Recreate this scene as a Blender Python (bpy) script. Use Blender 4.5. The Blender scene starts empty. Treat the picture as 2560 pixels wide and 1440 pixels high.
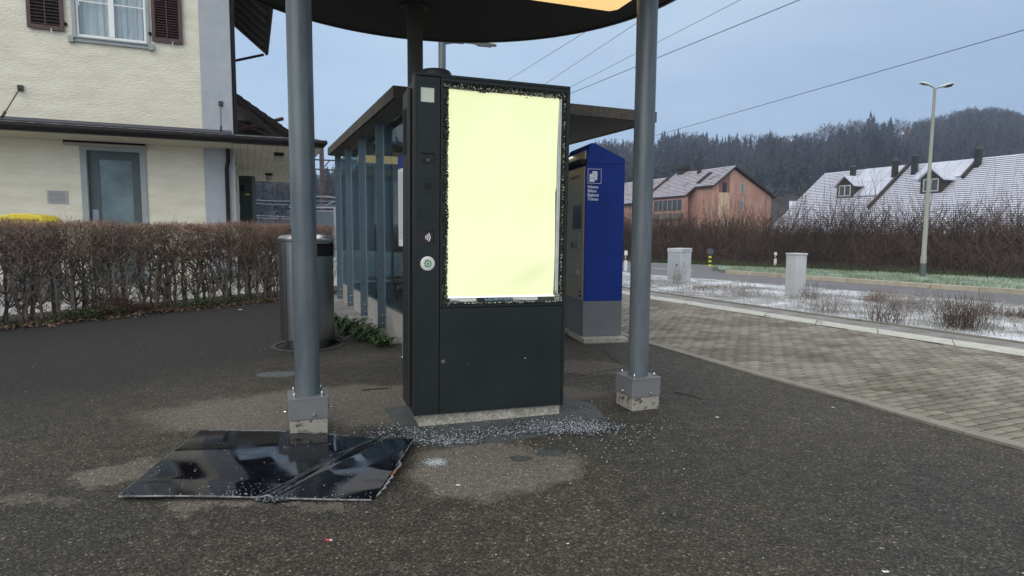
import bpy, math, random
import numpy as np
from mathutils import Vector, Matrix, Euler
rng = np.random.default_rng(7); random.seed(7)
scn = bpy.context.scene
col = scn.collection
R = math.radians

# ---------------------------------------------------------------- camera, sky, sun, exposure
CAM_H = 1.3
cam_d = bpy.data.cameras.new('camera'); cam = bpy.data.objects.new('camera', cam_d); col.objects.link(cam)
cam_d.sensor_width = 36.0; cam_d.lens = 1545/2560*36; cam_d.clip_start = 0.05; cam_d.clip_end = 5000
_p, _r = R(5.18), R(0.4)
_f = Vector((0, math.cos(_p), -math.sin(_p))); _r0 = Vector((1, 0, 0)); _u0 = _r0.cross(_f)
_rt = math.cos(_r)*_r0 + math.sin(_r)*_u0; _up = -math.sin(_r)*_r0 + math.cos(_r)*_u0
cam.matrix_world = Matrix(((_rt.x, _up.x, -_f.x, 0), (_rt.y, _up.y, -_f.y, 0), (_rt.z, _up.z, -_f.z, CAM_H), (0, 0, 0, 1)))
scn.camera = cam

SUN_EL, SUN_AZ = 26.0, 200.0        # azimuth clockwise from +Y
world = bpy.data.worlds.new('World'); scn.world = world; world.use_nodes = True
wt = world.node_tree; wt.nodes.clear()
def wn(t, **k):
    n = wt.nodes.new(t)
    for a, b in k.items(): setattr(n, a, b)
    return n
sky = wn('ShaderNodeTexSky'); sky.sky_type = 'NISHITA'; sky.sun_disc = False
sky.sun_elevation = R(SUN_EL); sky.sun_rotation = R(SUN_AZ); sky.air_density = 1.4; sky.dust_density = 2.0; sky.ozone_density = 2.0
bg_sky = wn('ShaderNodeBackground'); bg_sky.inputs['Strength'].default_value = 0.05
wt.links.new(sky.outputs[0], bg_sky.inputs[0])
geo = wn('ShaderNodeTexCoord'); sep = wn('ShaderNodeSeparateXYZ'); wt.links.new(geo.outputs['Generated'], sep.inputs[0])
mp = wn('ShaderNodeMapping'); mp.inputs['Scale'].default_value = (1.6, 1.6, 5.0); wt.links.new(geo.outputs['Generated'], mp.inputs[0])
nz = wn('ShaderNodeTexNoise'); nz.inputs['Scale'].default_value = 1.3; nz.inputs['Detail'].default_value = 5; nz.inputs['Roughness'].default_value = 0.5
wt.links.new(mp.outputs[0], nz.inputs['Vector'])
cr = wn('ShaderNodeValToRGB'); e = cr.color_ramp.elements          # overcast by height above the horizon
e[0].position = 0.0; e[0].color = (0.46, 0.625, 0.83, 1); e[1].position = 1.0; e[1].color = (1.62, 1.60, 1.58, 1)
x = e.new(0.12); x.color = (0.42, 0.60, 0.835, 1); x = e.new(0.33); x.color = (0.52, 0.685, 0.89, 1); x = e.new(0.62); x.color = (1.12, 1.15, 1.22, 1)
wt.links.new(sep.outputs['Z'], cr.inputs[0])
cr2 = wn('ShaderNodeValToRGB'); e = cr2.color_ramp.elements
e[0].position = 0.36; e[0].color = (0.92, 0.94, 0.965, 1); e[1].position = 0.66; e[1].color = (1.20, 1.15, 1.08, 1)
wt.links.new(nz.outputs[0], cr2.inputs[0])
mul = wn('ShaderNodeMixRGB', blend_type='MULTIPLY'); mul.inputs[0].default_value = 1
wt.links.new(cr.outputs[0], mul.inputs[1]); wt.links.new(cr2.outputs[0], mul.inputs[2])
# sky a little brighter towards the west (left of the view)
mx = wn('ShaderNodeMapRange'); mx.inputs['From Min'].default_value = -1; mx.inputs['From Max'].default_value = 1
mx.inputs['To Min'].default_value = 1.20; mx.inputs['To Max'].default_value = 0.86
wt.links.new(sep.outputs['X'], mx.inputs[0])
mul2 = wn('ShaderNodeVectorMath', operation='SCALE'); wt.links.new(mul.outputs[0], mul2.inputs[0]); wt.links.new(mx.outputs[0], mul2.inputs['Scale'])
bg_cl = wn('ShaderNodeBackground'); bg_cl.inputs['Strength'].default_value = 1.0; wt.links.new(mul2.outputs[0], bg_cl.inputs[0])
mixs = wn('ShaderNodeMixShader'); mixs.inputs[0].default_value = 0.92
wt.links.new(bg_sky.outputs[0], mixs.inputs[1]); wt.links.new(bg_cl.outputs[0], mixs.inputs[2])
wout = wn('ShaderNodeOutputWorld'); wt.links.new(mixs.outputs[0], wout.inputs['Surface'])

sun_d = bpy.data.lights.new('sun', 'SUN'); sun_d.energy = 1.5; sun_d.angle = R(60); sun_d.color = (1.0, 0.93, 0.83)
sun = bpy.data.objects.new('sun', sun_d); col.objects.link(sun)
sd = Vector((math.sin(R(SUN_AZ))*math.cos(R(SUN_EL)), math.cos(R(SUN_AZ))*math.cos(R(SUN_EL)), math.sin(R(SUN_EL))))
sun.rotation_euler = sd.to_track_quat('Z', 'Y').to_euler(); sun.location = (0, -10, 20)

vs = scn.view_settings; vs.view_transform = 'Standard'; vs.look = 'None'; vs.gamma = 1; vs.exposure = 0.0; vs.use_curve_mapping = False
scn.render.engine = 'CYCLES'
scn.cycles.max_bounces = 6; scn.cycles.diffuse_bounces = 3; scn.cycles.glossy_bounces = 3; scn.cycles.transparent_max_bounces = 12
scn.cycles.transmission_bounces = 4; scn.cycles.volume_bounces = 0; scn.cycles.use_denoising = True
try: scn.cycles.denoiser = 'OPENIMAGEDENOISE'
except Exception: pass

# ---------------------------------------------------------------- materials
MATS = {}
def mat(name, c1, c2=None, scale=5.0, detail=4, rough=0.7, metal=0.0, bump=0.0, bscale=None, stretch=(1, 1, 1), spec=0.5,
        fine=None, fscale=400, ramp=(0.35, 0.65), emit=None, estr=0, island=0.0, coat=0, bdist=0.01, rvar=0.0):
    if name in MATS: return MATS[name]
    m = bpy.data.materials.new(name); m.use_nodes = True; nt = m.node_tree; N = nt.nodes; L = nt.links
    b = N['Principled BSDF']; b.inputs['Roughness'].default_value = rough; b.inputs['Metallic'].default_value = metal
    b.inputs['Specular IOR Level'].default_value = spec; b.inputs['Coat Weight'].default_value = coat
    c1 = tuple(c1)+(1,); b.inputs['Base Color'].default_value = c1
    tc = N.new('ShaderNodeTexCoord'); mpn = N.new('ShaderNodeMapping'); mpn.inputs['Scale'].default_value = stretch
    L.new(tc.outputs['Object'], mpn.inputs[0])
    out = None
    if c2 is not None:
        c2 = tuple(c2)+(1,)
        n = N.new('ShaderNodeTexNoise'); n.inputs['Scale'].default_value = scale; n.inputs['Detail'].default_value = detail; n.inputs['Roughness'].default_value = 0.6
        L.new(mpn.outputs[0], n.inputs['Vector'])
        r = N.new('ShaderNodeValToRGB'); r.color_ramp.elements[0].position = ramp[0]; r.color_ramp.elements[1].position = ramp[1]
        r.color_ramp.elements[0].color = c1; r.color_ramp.elements[1].color = c2
        L.new(n.outputs[0], r.inputs[0]); out = r.outputs[0]
        if rvar:
            mr = N.new('ShaderNodeMapRange'); mr.inputs['To Min'].default_value = rough-rvar; mr.inputs['To Max'].default_value = rough+rvar
            L.new(n.outputs[0], mr.inputs[0]); L.new(mr.outputs[0], b.inputs['Roughness'])
    if fine is not None:
        n = N.new('ShaderNodeTexNoise'); n.inputs['Scale'].default_value = fscale; n.inputs['Detail'].default_value = 2
        L.new(tc.outputs['Object'], n.inputs['Vector'])
        r = N.new('ShaderNodeValToRGB'); r.color_ramp.elements[0].position = 0.4; r.color_ramp.elements[1].position = 0.62
        r.color_ramp.elements[0].color = (1-fine,)*3+(1,); r.color_ramp.elements[1].color = (1+fine,)*3+(1,)
        L.new(n.outputs[0], r.inputs[0])
        mm = N.new('ShaderNodeMixRGB'); mm.blend_type = 'MULTIPLY'; mm.inputs[0].default_value = 1
        if out: L.new(out, mm.inputs[1])
        else: mm.inputs[1].default_value = c1
        L.new(r.outputs[0], mm.inputs[2]); out = mm.outputs[0]
    if island:
        g = N.new('ShaderNodeNewGeometry'); mr = N.new('ShaderNodeMapRange'); mr.inputs['To Min'].default_value = 1-island; mr.inputs['To Max'].default_value = 1+island
        L.new(g.outputs['Random Per Island'], mr.inputs[0])
        oi = N.new('ShaderNodeObjectInfo'); ad = N.new('ShaderNodeMath'); ad.operation = 'ADD'; fr = N.new('ShaderNodeMath'); fr.operation = 'FRACT'
        L.new(g.outputs['Random Per Island'], ad.inputs[0]); L.new(oi.outputs['Random'], ad.inputs[1]); L.new(ad.outputs[0], fr.inputs[0]); L.new(fr.outputs[0], mr.inputs[0])
        vm = N.new('ShaderNodeVectorMath'); vm.operation = 'SCALE'
        if out: L.new(out, vm.inputs[0])
        else: vm.inputs[0].default_value = c1[:3]
        L.new(mr.outputs[0], vm.inputs['Scale']); out = vm.outputs[0]
    if out: L.new(out, b.inputs['Base Color'])
    if bump:
        n = N.new('ShaderNodeTexNoise'); n.inputs['Scale'].default_value = bscale or scale*4; n.inputs['Detail'].default_value = 4
        L.new(mpn.outputs[0], n.inputs['Vector'])
        bp = N.new('ShaderNodeBump'); bp.inputs['Strength'].default_value = bump; bp.inputs['Distance'].default_value = bdist
        L.new(n.outputs[0], bp.inputs['Height']); L.new(bp.outputs[0], b.inputs['Normal'])
    if emit:
        b.inputs['Emission Color'].default_value = tuple(emit)+(1,); b.inputs['Emission Strength'].default_value = estr
    MATS[name] = m; return m

def glass(name, tint, refl=0.12, rough=0.02, base=0.1):
    m = bpy.data.materials.new(name); m.use_nodes = True; nt = m.node_tree; N = nt.nodes; L = nt.links; N.clear()
    o = N.new('ShaderNodeOutputMaterial'); t = N.new('ShaderNodeBsdfTransparent'); t.inputs[0].default_value = tuple(tint)+(1,)
    g = N.new('ShaderNodeBsdfGlossy'); g.inputs['Roughness'].default_value = rough; g.inputs[0].default_value = (0.9, 0.95, 1, 1)
    fr = N.new('ShaderNodeFresnel'); fr.inputs[0].default_value = 1.5
    a = N.new('ShaderNodeMath'); a.operation = 'MULTIPLY_ADD'; a.inputs[1].default_value = 0.6; a.inputs[2].default_value = base*0.15
    L.new(fr.outputs[0], a.inputs[0]); mx = N.new('ShaderNodeMixShader'); L.new(a.outputs[0], mx.inputs[0])
    L.new(t.outputs[0], mx.inputs[1]); L.new(g.outputs[0], mx.inputs[2]); L.new(mx.outputs[0], o.inputs[0]); return m

anth = mat('anthracite_metal', (0.013, 0.018, 0.018), (0.019, 0.024, 0.023), 3, rough=0.42, spec=0.35, rvar=0.06, fine=0.08, fscale=900)
anth_side = mat('anthracite_side', (0.018, 0.021, 0.022), rough=0.45, spec=0.35)
black = mat('black_plastic', (0.012, 0.012, 0.013), rough=0.5)
gap_m = mat('dark_gap', (0.006, 0.006, 0.006), rough=0.9)
galv = mat('galvanised_paint', (0.078, 0.100, 0.115), (0.140, 0.165, 0.178), 2.6, 8, rough=0.33, rvar=0.08, stretch=(3, 3, 0.6), bump=0.03, bscale=60, fine=0.05)
galv_dk = mat('dark_steel', (0.045, 0.04, 0.032), (0.03, 0.025, 0.022), 4, rough=0.55)
box_grey = mat('grey_powder_coat', (0.15, 0.155, 0.16), (0.175, 0.18, 0.185), 6, rough=0.55, fine=0.06, bump=0.05, bscale=90)
conc = mat('weathered_concrete', (0.27, 0.26, 0.22), (0.40, 0.38, 0.32), 12, 6, rough=0.9, bump=0.5, bscale=60, fine=0.25, fscale=60)
conc_pit = mat('pitted_concrete', (0.07, 0.065, 0.05), (0.33, 0.315, 0.27), 28, 5, rough=0.95, bump=0.8, bscale=80, ramp=(0.36, 0.47), fine=0.15)
chrome = mat('bolt_steel', (0.62, 0.62, 0.62), rough=0.22, metal=1)
steel_br = mat('brushed_steel', (0.20, 0.20, 0.205), (0.30, 0.295, 0.29), 8, rough=0.36, metal=1, stretch=(30, 30, 0.3), rvar=0.07)
steel_lid = mat('steel_lid', (0.62, 0.63, 0.64), rough=0.28, metal=1)
white_pl = mat('white_plastic', (0.68, 0.70, 0.66), (0.6, 0.62, 0.58), 10, rough=0.4)
blue_p = mat('blue_paint', (0.003, 0.024, 0.19), (0.004, 0.028, 0.215), 3, rough=0.5, spec=0.25, fine=0.05)
grey_p = mat('grey_paint', (0.12, 0.13, 0.14), (0.135, 0.145, 0.155), 3, rough=0.5, fine=0.05)
beige_st = mat('brushed_front_plate', (0.33, 0.30, 0.22), (0.38, 0.34, 0.25), 3, rough=0.38, metal=0.5, stretch=(1, 1, 8))
white_print = mat('white_print', (0.72, 0.75, 0.78), rough=0.5)
grey_print = mat('grey_print', (0.12, 0.11, 0.09), rough=0.5)

# ---------------------------------------------------------------- mesh helpers
class MB:
    def __init__(s): s.v = []; s.f = []
    def add(s, v, f):
        k = len(s.v); s.v += [tuple(p) for p in v]; s.f += [tuple(i+k for i in q) for q in f]; return s
    def box(s, x0, x1, y0, y1, z0, z1, M=None, bev=0.0):
        if bev:
            b = bev
            v = []
            for z, i in ((z0, b), (z0+b, 0), (z1-b, 0), (z1, b)):
                for (x, y, sx, sy) in ((x0, y0, 1, 1), (x1, y0, -1, 1), (x1, y1, -1, -1), (x0, y1, 1, -1)):
                    v += [(x+sx*(b if i == 0 else 2*b)*1.0, y+sy*i, z), (x+sx*i, y+sy*(b if i == 0 else 2*b), z)]
            # ring order per level: around the 8 corner points
            o = [1, 0, 2, 3, 5, 4, 6, 7]
            vv = []
            for l in range(4): vv += [v[l*8+j] for j in o]
            f = []
            for l in range(3):
                for j in range(8): f.append((l*8+j, l*8+(j+1) % 8, (l+1)*8+(j+1) % 8, (l+1)*8+j))
            f.append(tuple(range(7, -1, -1))); f.append(tuple(24+j for j in range(8)))
        else:
            vv = [(x0, y0, z0), (x1, y0, z0), (x1, y1, z0), (x0, y1, z0), (x0, y0, z1), (x1, y0, z1), (x1, y1, z1), (x0, y1, z1)]
            f = [(0, 3, 2, 1), (4, 5, 6, 7), (0, 1, 5, 4), (1, 2, 6, 5), (2, 3, 7, 6), (3, 0, 4, 7)]
        if M is not None: vv = [tuple(M @ Vector(p)) for p in vv]
        return s.add(vv, f)
    def tube(s, pts, rad, n=8, cap=True):
        pts = [Vector(p) for p in pts]; K = len(pts)
        rad = [rad]*K if not hasattr(rad, '__len__') else rad
        k0 = len(s.v); prev = None
        for i, p in enumerate(pts):
            t = (pts[min(i+1, K-1)]-pts[max(i-1, 0)]).normalized()
            a = Vector((0, 0, 1)) if abs(t.z) < 0.9 else Vector((1, 0, 0))
            if prev is not None: a = prev
            u = (a - t*a.dot(t)).normalized(); w = t.cross(u); prev = u
            for j in range(n):
                an = 2*math.pi*j/n; s.v.append(tuple(p+(u*math.cos(an)+w*math.sin(an))*rad[i]))
        for i in range(K-1):
            for j in range(n): s.f.append((k0+i*n+j, k0+i*n+(j+1) % n, k0+(i+1)*n+(j+1) % n, k0+(i+1)*n+j))
        if cap: s.f.append(tuple(k0+j for j in range(n-1, -1, -1))); s.f.append(tuple(k0+(K-1)*n+j for j in range(n)))
        return s
    def lathe(s, prof, n=24, c=(0, 0, 0)):
        k0 = len(s.v)
        for r, z in prof:
            for j in range(n): a = 2*math.pi*j/n; s.v.append((c[0]+r*math.cos(a), c[1]+r*math.sin(a), c[2]+z))
        for i in range(len(prof)-1):
            for j in range(n): s.f.append((k0+i*n+j, k0+i*n+(j+1) % n, k0+(i+1)*n+(j+1) % n, k0+(i+1)*n+j))
        s.f.append(tuple(k0+j for j in range(n-1, -1, -1))); s.f.append(tuple(k0+(len(prof)-1)*n+j for j in range(n)))
        return s
    def prism(s, poly, z0, z1, M=None):      # polygon in xy, extruded in z (or transformed)
        n = len(poly); v = [(p[0], p[1], z0) for p in poly]+[(p[0], p[1], z1) for p in poly]
        if M is not None: v = [tuple(M @ Vector(p)) for p in v]
        f = [tuple(range(n-1, -1, -1)), tuple(range(n, 2*n))]+[(i, (i+1) % n, n+(i+1) % n, n+i) for i in range(n)]
        return s.add(v, f)
    def obj(s, name, m, parent=None, smooth=False, bevel=0.0, **k):
        me = bpy.data.meshes.new(name); me.from_pydata(s.v, [], s.f); me.update()
        return link(name, me, m, parent, smooth, bevel, **k)
def link(name, me, m, parent=None, smooth=False, bevel=0.0, kind=None, label=None, cat=None, group=None, loc=None, rot=None):
    if m is not None and not me.materials: me.materials.append(m)
    o = bpy.data.objects.new(name, me); col.objects.link(o)
    if parent is not None: o.parent = parent
    if smooth:
        me.polygons.foreach_set('use_smooth', [True]*len(me.polygons))
        try: me.set_sharp_from_angle(angle=R(40))
        except Exception: pass
    if bevel:
        b = o.modifiers.new('bevel', 'BEVEL'); b.width = bevel; b.segments = 2; b.limit_method = 'ANGLE'; b.angle_limit = R(50)
    tag(o, label, cat, group, kind)
    if loc: o.location = loc
    if rot is not None: o.rotation_euler = (0, 0, rot)
    return o
def tag(o, label=None, cat=None, group=None, kind=None):
    if label: o['label'] = label
    if cat: o['category'] = cat
    if group: o['group'] = group
    if kind: o['kind'] = kind
    return o
def empty(name, loc, rz=0, label=None, cat=None, group=None):
    o = bpy.data.objects.new(name, None); o.empty_display_size = 0.1; col.objects.link(o)
    o.location = loc; o.rotation_euler = (0, 0, rz); return tag(o, label, cat, group)
def copy_tree(o, parent=None):
    c = o.copy(); col.objects.link(c)
    if parent is not None: c.parent = parent
    for ch in list(o.children): copy_tree(ch, c)
    return c
def np_mesh(name, V, F):      # V (n,3), F (m,k) all k-gons
    me = bpy.data.meshes.new(name); V = np.ascontiguousarray(V, dtype=np.float32); F = np.ascontiguousarray(F, dtype=np.int32)
    m, k = F.shape
    me.vertices.add(len(V)); me.vertices.foreach_set('co', V.ravel())
    me.loops.add(m*k); me.loops.foreach_set('vertex_index', F.ravel())
    me.polygons.add(m); me.polygons.foreach_set('loop_start', np.arange(0, m*k, k, dtype=np.int32))
    try: me.polygons.foreach_set('loop_total', np.full(m, k, dtype=np.int32))
    except Exception: pass
    me.update(calc_edges=True); me.validate(); return me
def np_tubes(P, rad, sides=3):     # P (N,K,3), rad (N,K) -> V,F quads
    N, K, _ = P.shape
    T = np.empty_like(P); T[:, 1:-1] = P[:, 2:]-P[:, :-2]; T[:, 0] = P[:, 1]-P[:, 0]; T[:, -1] = P[:, -1]-P[:, -2]
    T /= np.linalg.norm(T, axis=2, keepdims=True)+1e-9
    ref = np.where(np.abs(T[..., 2:3]) < 0.9, np.array([0, 0, 1.0]), np.array([1.0, 0, 0]))
    U = np.cross(T, ref); U /= np.linalg.norm(U, axis=2, keepdims=True)+1e-9; W = np.cross(T, U)
    an = np.arange(sides)*2*np.pi/sides
    V = P[:, :, None, :]+(U[:, :, None, :]*np.cos(an)[None, None, :, None]+W[:, :, None, :]*np.sin(an)[None, None, :, None])*rad[:, :, None, None]
    idx = np.arange(N*K*sides).reshape(N, K, sides); nx = np.roll(idx, -1, axis=2)
    F = np.stack([idx[:, :-1], nx[:, :-1], nx[:, 1:], idx[:, 1:]], axis=-1).reshape(-1, 4)
    return V.reshape(-1, 3), F
def merge(parts):
    Vs, Fs, k = [], [], 0
    for V, F in parts: Vs.append(V); Fs.append(F+k); k += len(V)
    return np.concatenate(Vs), np.concatenate(Fs)
def text_mesh(name, s, size, m, parent, M, depth=0.0004, align='LEFT', bold=0.0):
    cu = bpy.data.curves.new(name, 'FONT'); cu.body = s; cu.size = size; cu.extrude = depth; cu.align_x = align; cu.offset = bold
    t = bpy.data.objects.new(name, cu); col.objects.link(t); bpy.context.view_layer.update()
    me = bpy.data.meshes.new_from_object(t.evaluated_get(bpy.context.evaluated_depsgraph_get())); bpy.data.objects.remove(t)
    me.transform(M); me.name = name; me.materials.clear(); return link(name, me, m, parent)
def strip(name, L1, L2, z, m, parent=None, kind='structure', thick=0.0):     # sheet between two polylines with equal counts
    mb = MB(); n = len(L1); v = [(p[0], p[1], z) for p in L1]+[(p[0], p[1], z) for p in L2]
    f = [(i, i+1, n+i+1, n+i) for i in range(n-1)]
    if thick:
        v += [(p[0], p[1], z-thick) for p in L1]+[(p[0], p[1], z-thick) for p in L2]
        f += [(i+1, i, 2*n+i, 2*n+i+1) for i in range(n-1)]+[(n+i, n+i+1, 3*n+i+1, 3*n+i) for i in range(n-1)]
        f += [(0, n, 3*n, 2*n), (n-1, 2*n-1, 4*n-1, 3*n-1)]
    mb.add(v, f); return mb.obj(name, m, parent, kind=kind)
def resample(pts, n, ext0=0, ext1=0):     # smooth polyline through the points, extended straight at both ends
    p = np.array(pts, float)
    if ext0: p = np.vstack([p[0]+(p[0]-p[1])/np.linalg.norm(p[0]-p[1])*ext0, p])
    if ext1: p = np.vstack([p, p[-1]+(p[-1]-p[-2])/np.linalg.norm(p[-1]-p[-2])*ext1])
    d = np.r_[0, np.cumsum(np.linalg.norm(np.diff(p, axis=0), axis=1))]
    t = np.linspace(0, d[-1], n); q = np.c_[np.interp(t, d, p[:, 0]), np.interp(t, d, p[:, 1])]
    for _ in range(3): q[1:-1] = (q[:-2]+2*q[1:-1]+q[2:])/4
    return q

DEG = 23.0; EX = Vector((math.cos(R(DEG)), math.sin(R(DEG)), 0)); EY = Vector((-math.sin(R(DEG)), math.cos(R(DEG)), 0))

# ---------------------------------------------------------------- ground materials
def asphalt_mat():
    m = bpy.data.materials.new('old_asphalt'); m.use_nodes = True; nt = m.node_tree; N = nt.nodes; L = nt.links; b = N['Principled BSDF']
    b.inputs['Specular IOR Level'].default_value = 0.35
    g = N.new('ShaderNodeNewGeometry')
    def noise(scale, detail=3, vec=None, rough=0.5):
        n = N.new('ShaderNodeTexNoise'); n.inputs['Scale'].default_value = scale; n.inputs['Detail'].default_value = detail; n.inputs['Roughness'].default_value = rough
        L.new(vec or g.outputs['Position'], n.inputs['Vector']); return n
    def math_(op, a, c=None, clamp=False):
        n = N.new('ShaderNodeMath'); n.operation = op; n.use_clamp = clamp
        for i, v in enumerate((a, c)):
            if v is None: continue
            if isinstance(v, (int, float)): n.inputs[i].default_value = v
            else: L.new(v, n.inputs[i])
        return n.outputs[0]
    def ramp(inp, stops):
        r = N.new('ShaderNodeValToRGB'); e = r.color_ramp.elements
        e[0].position, e[0].color = stops[0][0], tuple(stops[0][1])+(1,); e[1].position, e[1].color = stops[-1][0], tuple(stops[-1][1])+(1,)
        for p, c in stops[1:-1]: x = e.new(p); x.color = tuple(c)+(1,)
        L.new(inp, r.inputs[0]); return r.outputs[0]
    def mix(f, a, c, bt='MIX'):
        n = N.new('ShaderNodeMixRGB'); n.blend_type = bt
        if isinstance(f, (int, float)): n.inputs[0].default_value = f
        else: L.new(f, n.inputs[0])
        for i, v in ((1, a), (2, c)):
            if isinstance(v, tuple): n.inputs[i].default_value = v+(1,)
            else: L.new(v, n.inputs[i])
        return n.outputs[0]
    big = noise(0.55, 5); mid = noise(9, 4)
    base = ramp(big.outputs[0], [(0.33, (0.037, 0.036, 0.034)), (0.55, (0.049, 0.045, 0.036)), (0.72, (0.064, 0.062, 0.056))])
    base = mix(0.7, base, ramp(mid.outputs[0], [(0.3, (0.62, 0.63, 0.64)), (0.7, (1.45, 1.41, 1.34))]), 'MULTIPLY')
    m2 = noise(48, 3, rough=0.7); base = mix(0.9, base, ramp(m2.outputs[0], [(0.33, (0.50, 0.50, 0.50)), (0.5, (0.95, 0.94, 0.92)), (0.68, (1.75, 1.7, 1.6))]), 'MULTIPLY')
    # aggregate stones
    vo = N.new('ShaderNodeTexVoronoi'); vo.inputs['Scale'].default_value = 125; L.new(g.outputs['Position'], vo.inputs['Vector'])
    sp = N.new('ShaderNodeSeparateColor'); L.new(vo.outputs['Color'], sp.inputs[0])
    st = ramp(sp.outputs[0], [(0.0, (0.40, 0.40, 0.40)), (0.5, (0.85, 0.83, 0.80)), (0.8, (1.5, 1.46, 1.38)), (0.965, (2.3, 2.25, 2.15)), (1.0, (5.5, 5.4, 5.1))])
    base = mix(0.85, base, st, 'MULTIPLY')
    # pale dried patches
    dn = noise(2.2, 8, rough=0.72)
    vs_ = N.new('ShaderNodeVectorMath'); vs_.operation = 'SUBTRACT'; L.new(dn.outputs['Color'], vs_.inputs[0]); vs_.inputs[1].default_value = (0.5, 0.5, 0.5)
    vm = N.new('ShaderNodeVectorMath'); vm.operation = 'MULTIPLY_ADD'; L.new(vs_.outputs[0], vm.inputs[0]); vm.inputs[1].default_value = (0.75, 0.75, 0)
    L.new(g.outputs['Position'], vm.inputs[2])
    mask = None
    for (cx, cy, rx, ry, an, amt) in ((-0.95, 4.58, 1.62, 0.60, 14, 1), (-0.12, 3.33, 0.50, 0.40, 10, 1.0), (-2.1, 3.22, 0.24, 0.13, 30, 0.9), (-1.38, 2.82, 0.26, 0.085, 5, 0.9),
                                     (-0.95, 2.84, 0.14, 0.05, 0, 0.6), (-2.25, 2.85, 0.22, 0.05, 10, 0.5), (0.75, 5.9, 0.5, 0.3, 0, 0.45), (-1.9, 6.2, 0.7, 0.35, 20, 0.25)):
        mpp = N.new('ShaderNodeMapping'); mpp.vector_type = 'TEXTURE'; mpp.inputs['Location'].default_value = (cx, cy, 0)
        mpp.inputs['Rotation'].default_value = (0, 0, R(an)); mpp.inputs['Scale'].default_value = (rx, ry, 1000)
        L.new(vm.outputs[0], mpp.inputs[0]); ln = N.new('ShaderNodeVectorMath'); ln.operation = 'LENGTH'; L.new(mpp.outputs[0], ln.inputs[0])
        mr = N.new('ShaderNodeMapRange'); mr.interpolation_type = 'SMOOTHSTEP'; mr.inputs['From Min'].default_value = 1.16; mr.inputs['From Max'].default_value = 0.84
        mr.inputs['To Max'].default_value = amt; L.new(ln.outputs[1], mr.inputs[0])
        mask = mr.outputs[0] if mask is None else math_('MAXIMUM', mask, mr.outputs[0])
    br = noise(25, 3, rough=0.7); brk = math_('MULTIPLY_ADD', br.outputs[0], 1.3); N_ = brk.node; N_.inputs[2].default_value = 0.22
    mask = math_('MULTIPLY', mask, brk, True)
    pale = mix(0.42, (0.148, 0.134, 0.112), st, 'MULTIPLY')
    colr = mix(math_('MULTIPLY', mask, 0.95), base, pale)
    # moss-brown film and darker damp streaks
    mo = noise(0.35, 4); mof = ramp(mo.outputs[0], [(0.5, (0, 0, 0)), (0.62, (0.5, 0.5, 0.5))])
    colr = mix(mof, colr, mix(0.8, (0.040, 0.038, 0.026), st, 'MULTIPLY'))
    # darker ground towards the hedge and behind the shelter
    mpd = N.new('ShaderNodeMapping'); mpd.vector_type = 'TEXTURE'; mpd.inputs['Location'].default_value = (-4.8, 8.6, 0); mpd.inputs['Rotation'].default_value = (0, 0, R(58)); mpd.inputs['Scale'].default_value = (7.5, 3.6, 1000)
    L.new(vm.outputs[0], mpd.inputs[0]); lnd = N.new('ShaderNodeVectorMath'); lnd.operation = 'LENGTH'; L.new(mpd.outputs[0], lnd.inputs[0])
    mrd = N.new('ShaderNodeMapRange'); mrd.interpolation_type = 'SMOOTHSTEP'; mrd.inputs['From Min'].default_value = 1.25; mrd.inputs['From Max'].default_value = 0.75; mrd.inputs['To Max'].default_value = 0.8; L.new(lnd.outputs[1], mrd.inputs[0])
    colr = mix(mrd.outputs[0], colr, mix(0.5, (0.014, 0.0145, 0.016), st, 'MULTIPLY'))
    L.new(colr, b.inputs['Base Color'])
    rr = N.new('ShaderNodeMapRange'); rr.inputs['To Min'].default_value = 0.62; rr.inputs['To Max'].default_value = 0.95; L.new(sp.outputs[1], rr.inputs[0]); L.new(rr.outputs[0], b.inputs['Roughness'])
    bp = N.new('ShaderNodeBump'); bp.inputs['Strength'].default_value = 0.7; bp.inputs['Distance'].default_value = 0.004
    L.new(vo.outputs['Distance'], bp.inputs['Height']); bp.invert = True; L.new(bp.outputs[0], b.inputs['Normal'])
    return m
M_ASPH = asphalt_mat()
M_ROAD = mat('road_asphalt', (0.115, 0.115, 0.125), (0.14, 0.138, 0.145), 1.2, 5, rough=0.75, fine=0.2, fscale=120, bump=0.2, bscale=150)
M_ROADPATCH = mat('repair_asphalt', (0.058, 0.066, 0.068), (0.088, 0.096, 0.096), 9, 5, rough=0.8, fine=0.5, fscale=190, bump=0.5, bscale=200, bdist=0.004)
M_YARD = mat('yard_paving', (0.34, 0.34, 0.34), (0.42, 0.41, 0.40), 2, rough=0.9, fine=0.1, fscale=60)
M_EARTH = mat('earth', (0.035, 0.028, 0.018), (0.06, 0.05, 0.03), 0.8, 6, rough=1.0)
M_FIELD = mat('field', (0.09, 0.10, 0.07), (0.30, 0.31, 0.31), 0.05, 6, rough=1.0)
M_PAVER = mat('concrete_paver', (0.135, 0.122, 0.094), (0.232, 0.217, 0.180), 1.3, 6, rough=0.9, fine=0.22, fscale=260, bump=0.3, bscale=220, bdist=0.003, island=0.22, ramp=(.38, .56))
M_JOINT = mat('mossy_joint_sand', (0.007, 0.0065, 0.005), (0.028, 0.024, 0.016), 2.2, 5, rough=1.0, fine=0.25, fscale=150)
M_KERB = mat('kerb_stone', (0.20, 0.19, 0.16), (0.26, 0.25, 0.21), 4, rough=0.9, fine=0.2, fscale=220, island=0.06)
M_EDGE = mat('platform_edge_slab', (0.17, 0.165, 0.155), (0.25, 0.245, 0.24), 3, 6, rough=0.95, fine=0.25, fscale=90, ramp=(0.4, 0.6))
M_TACT = mat('tactile_white', (0.50, 0.50, 0.45), (0.64, 0.64, 0.58), 8, rough=0.7)
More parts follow.
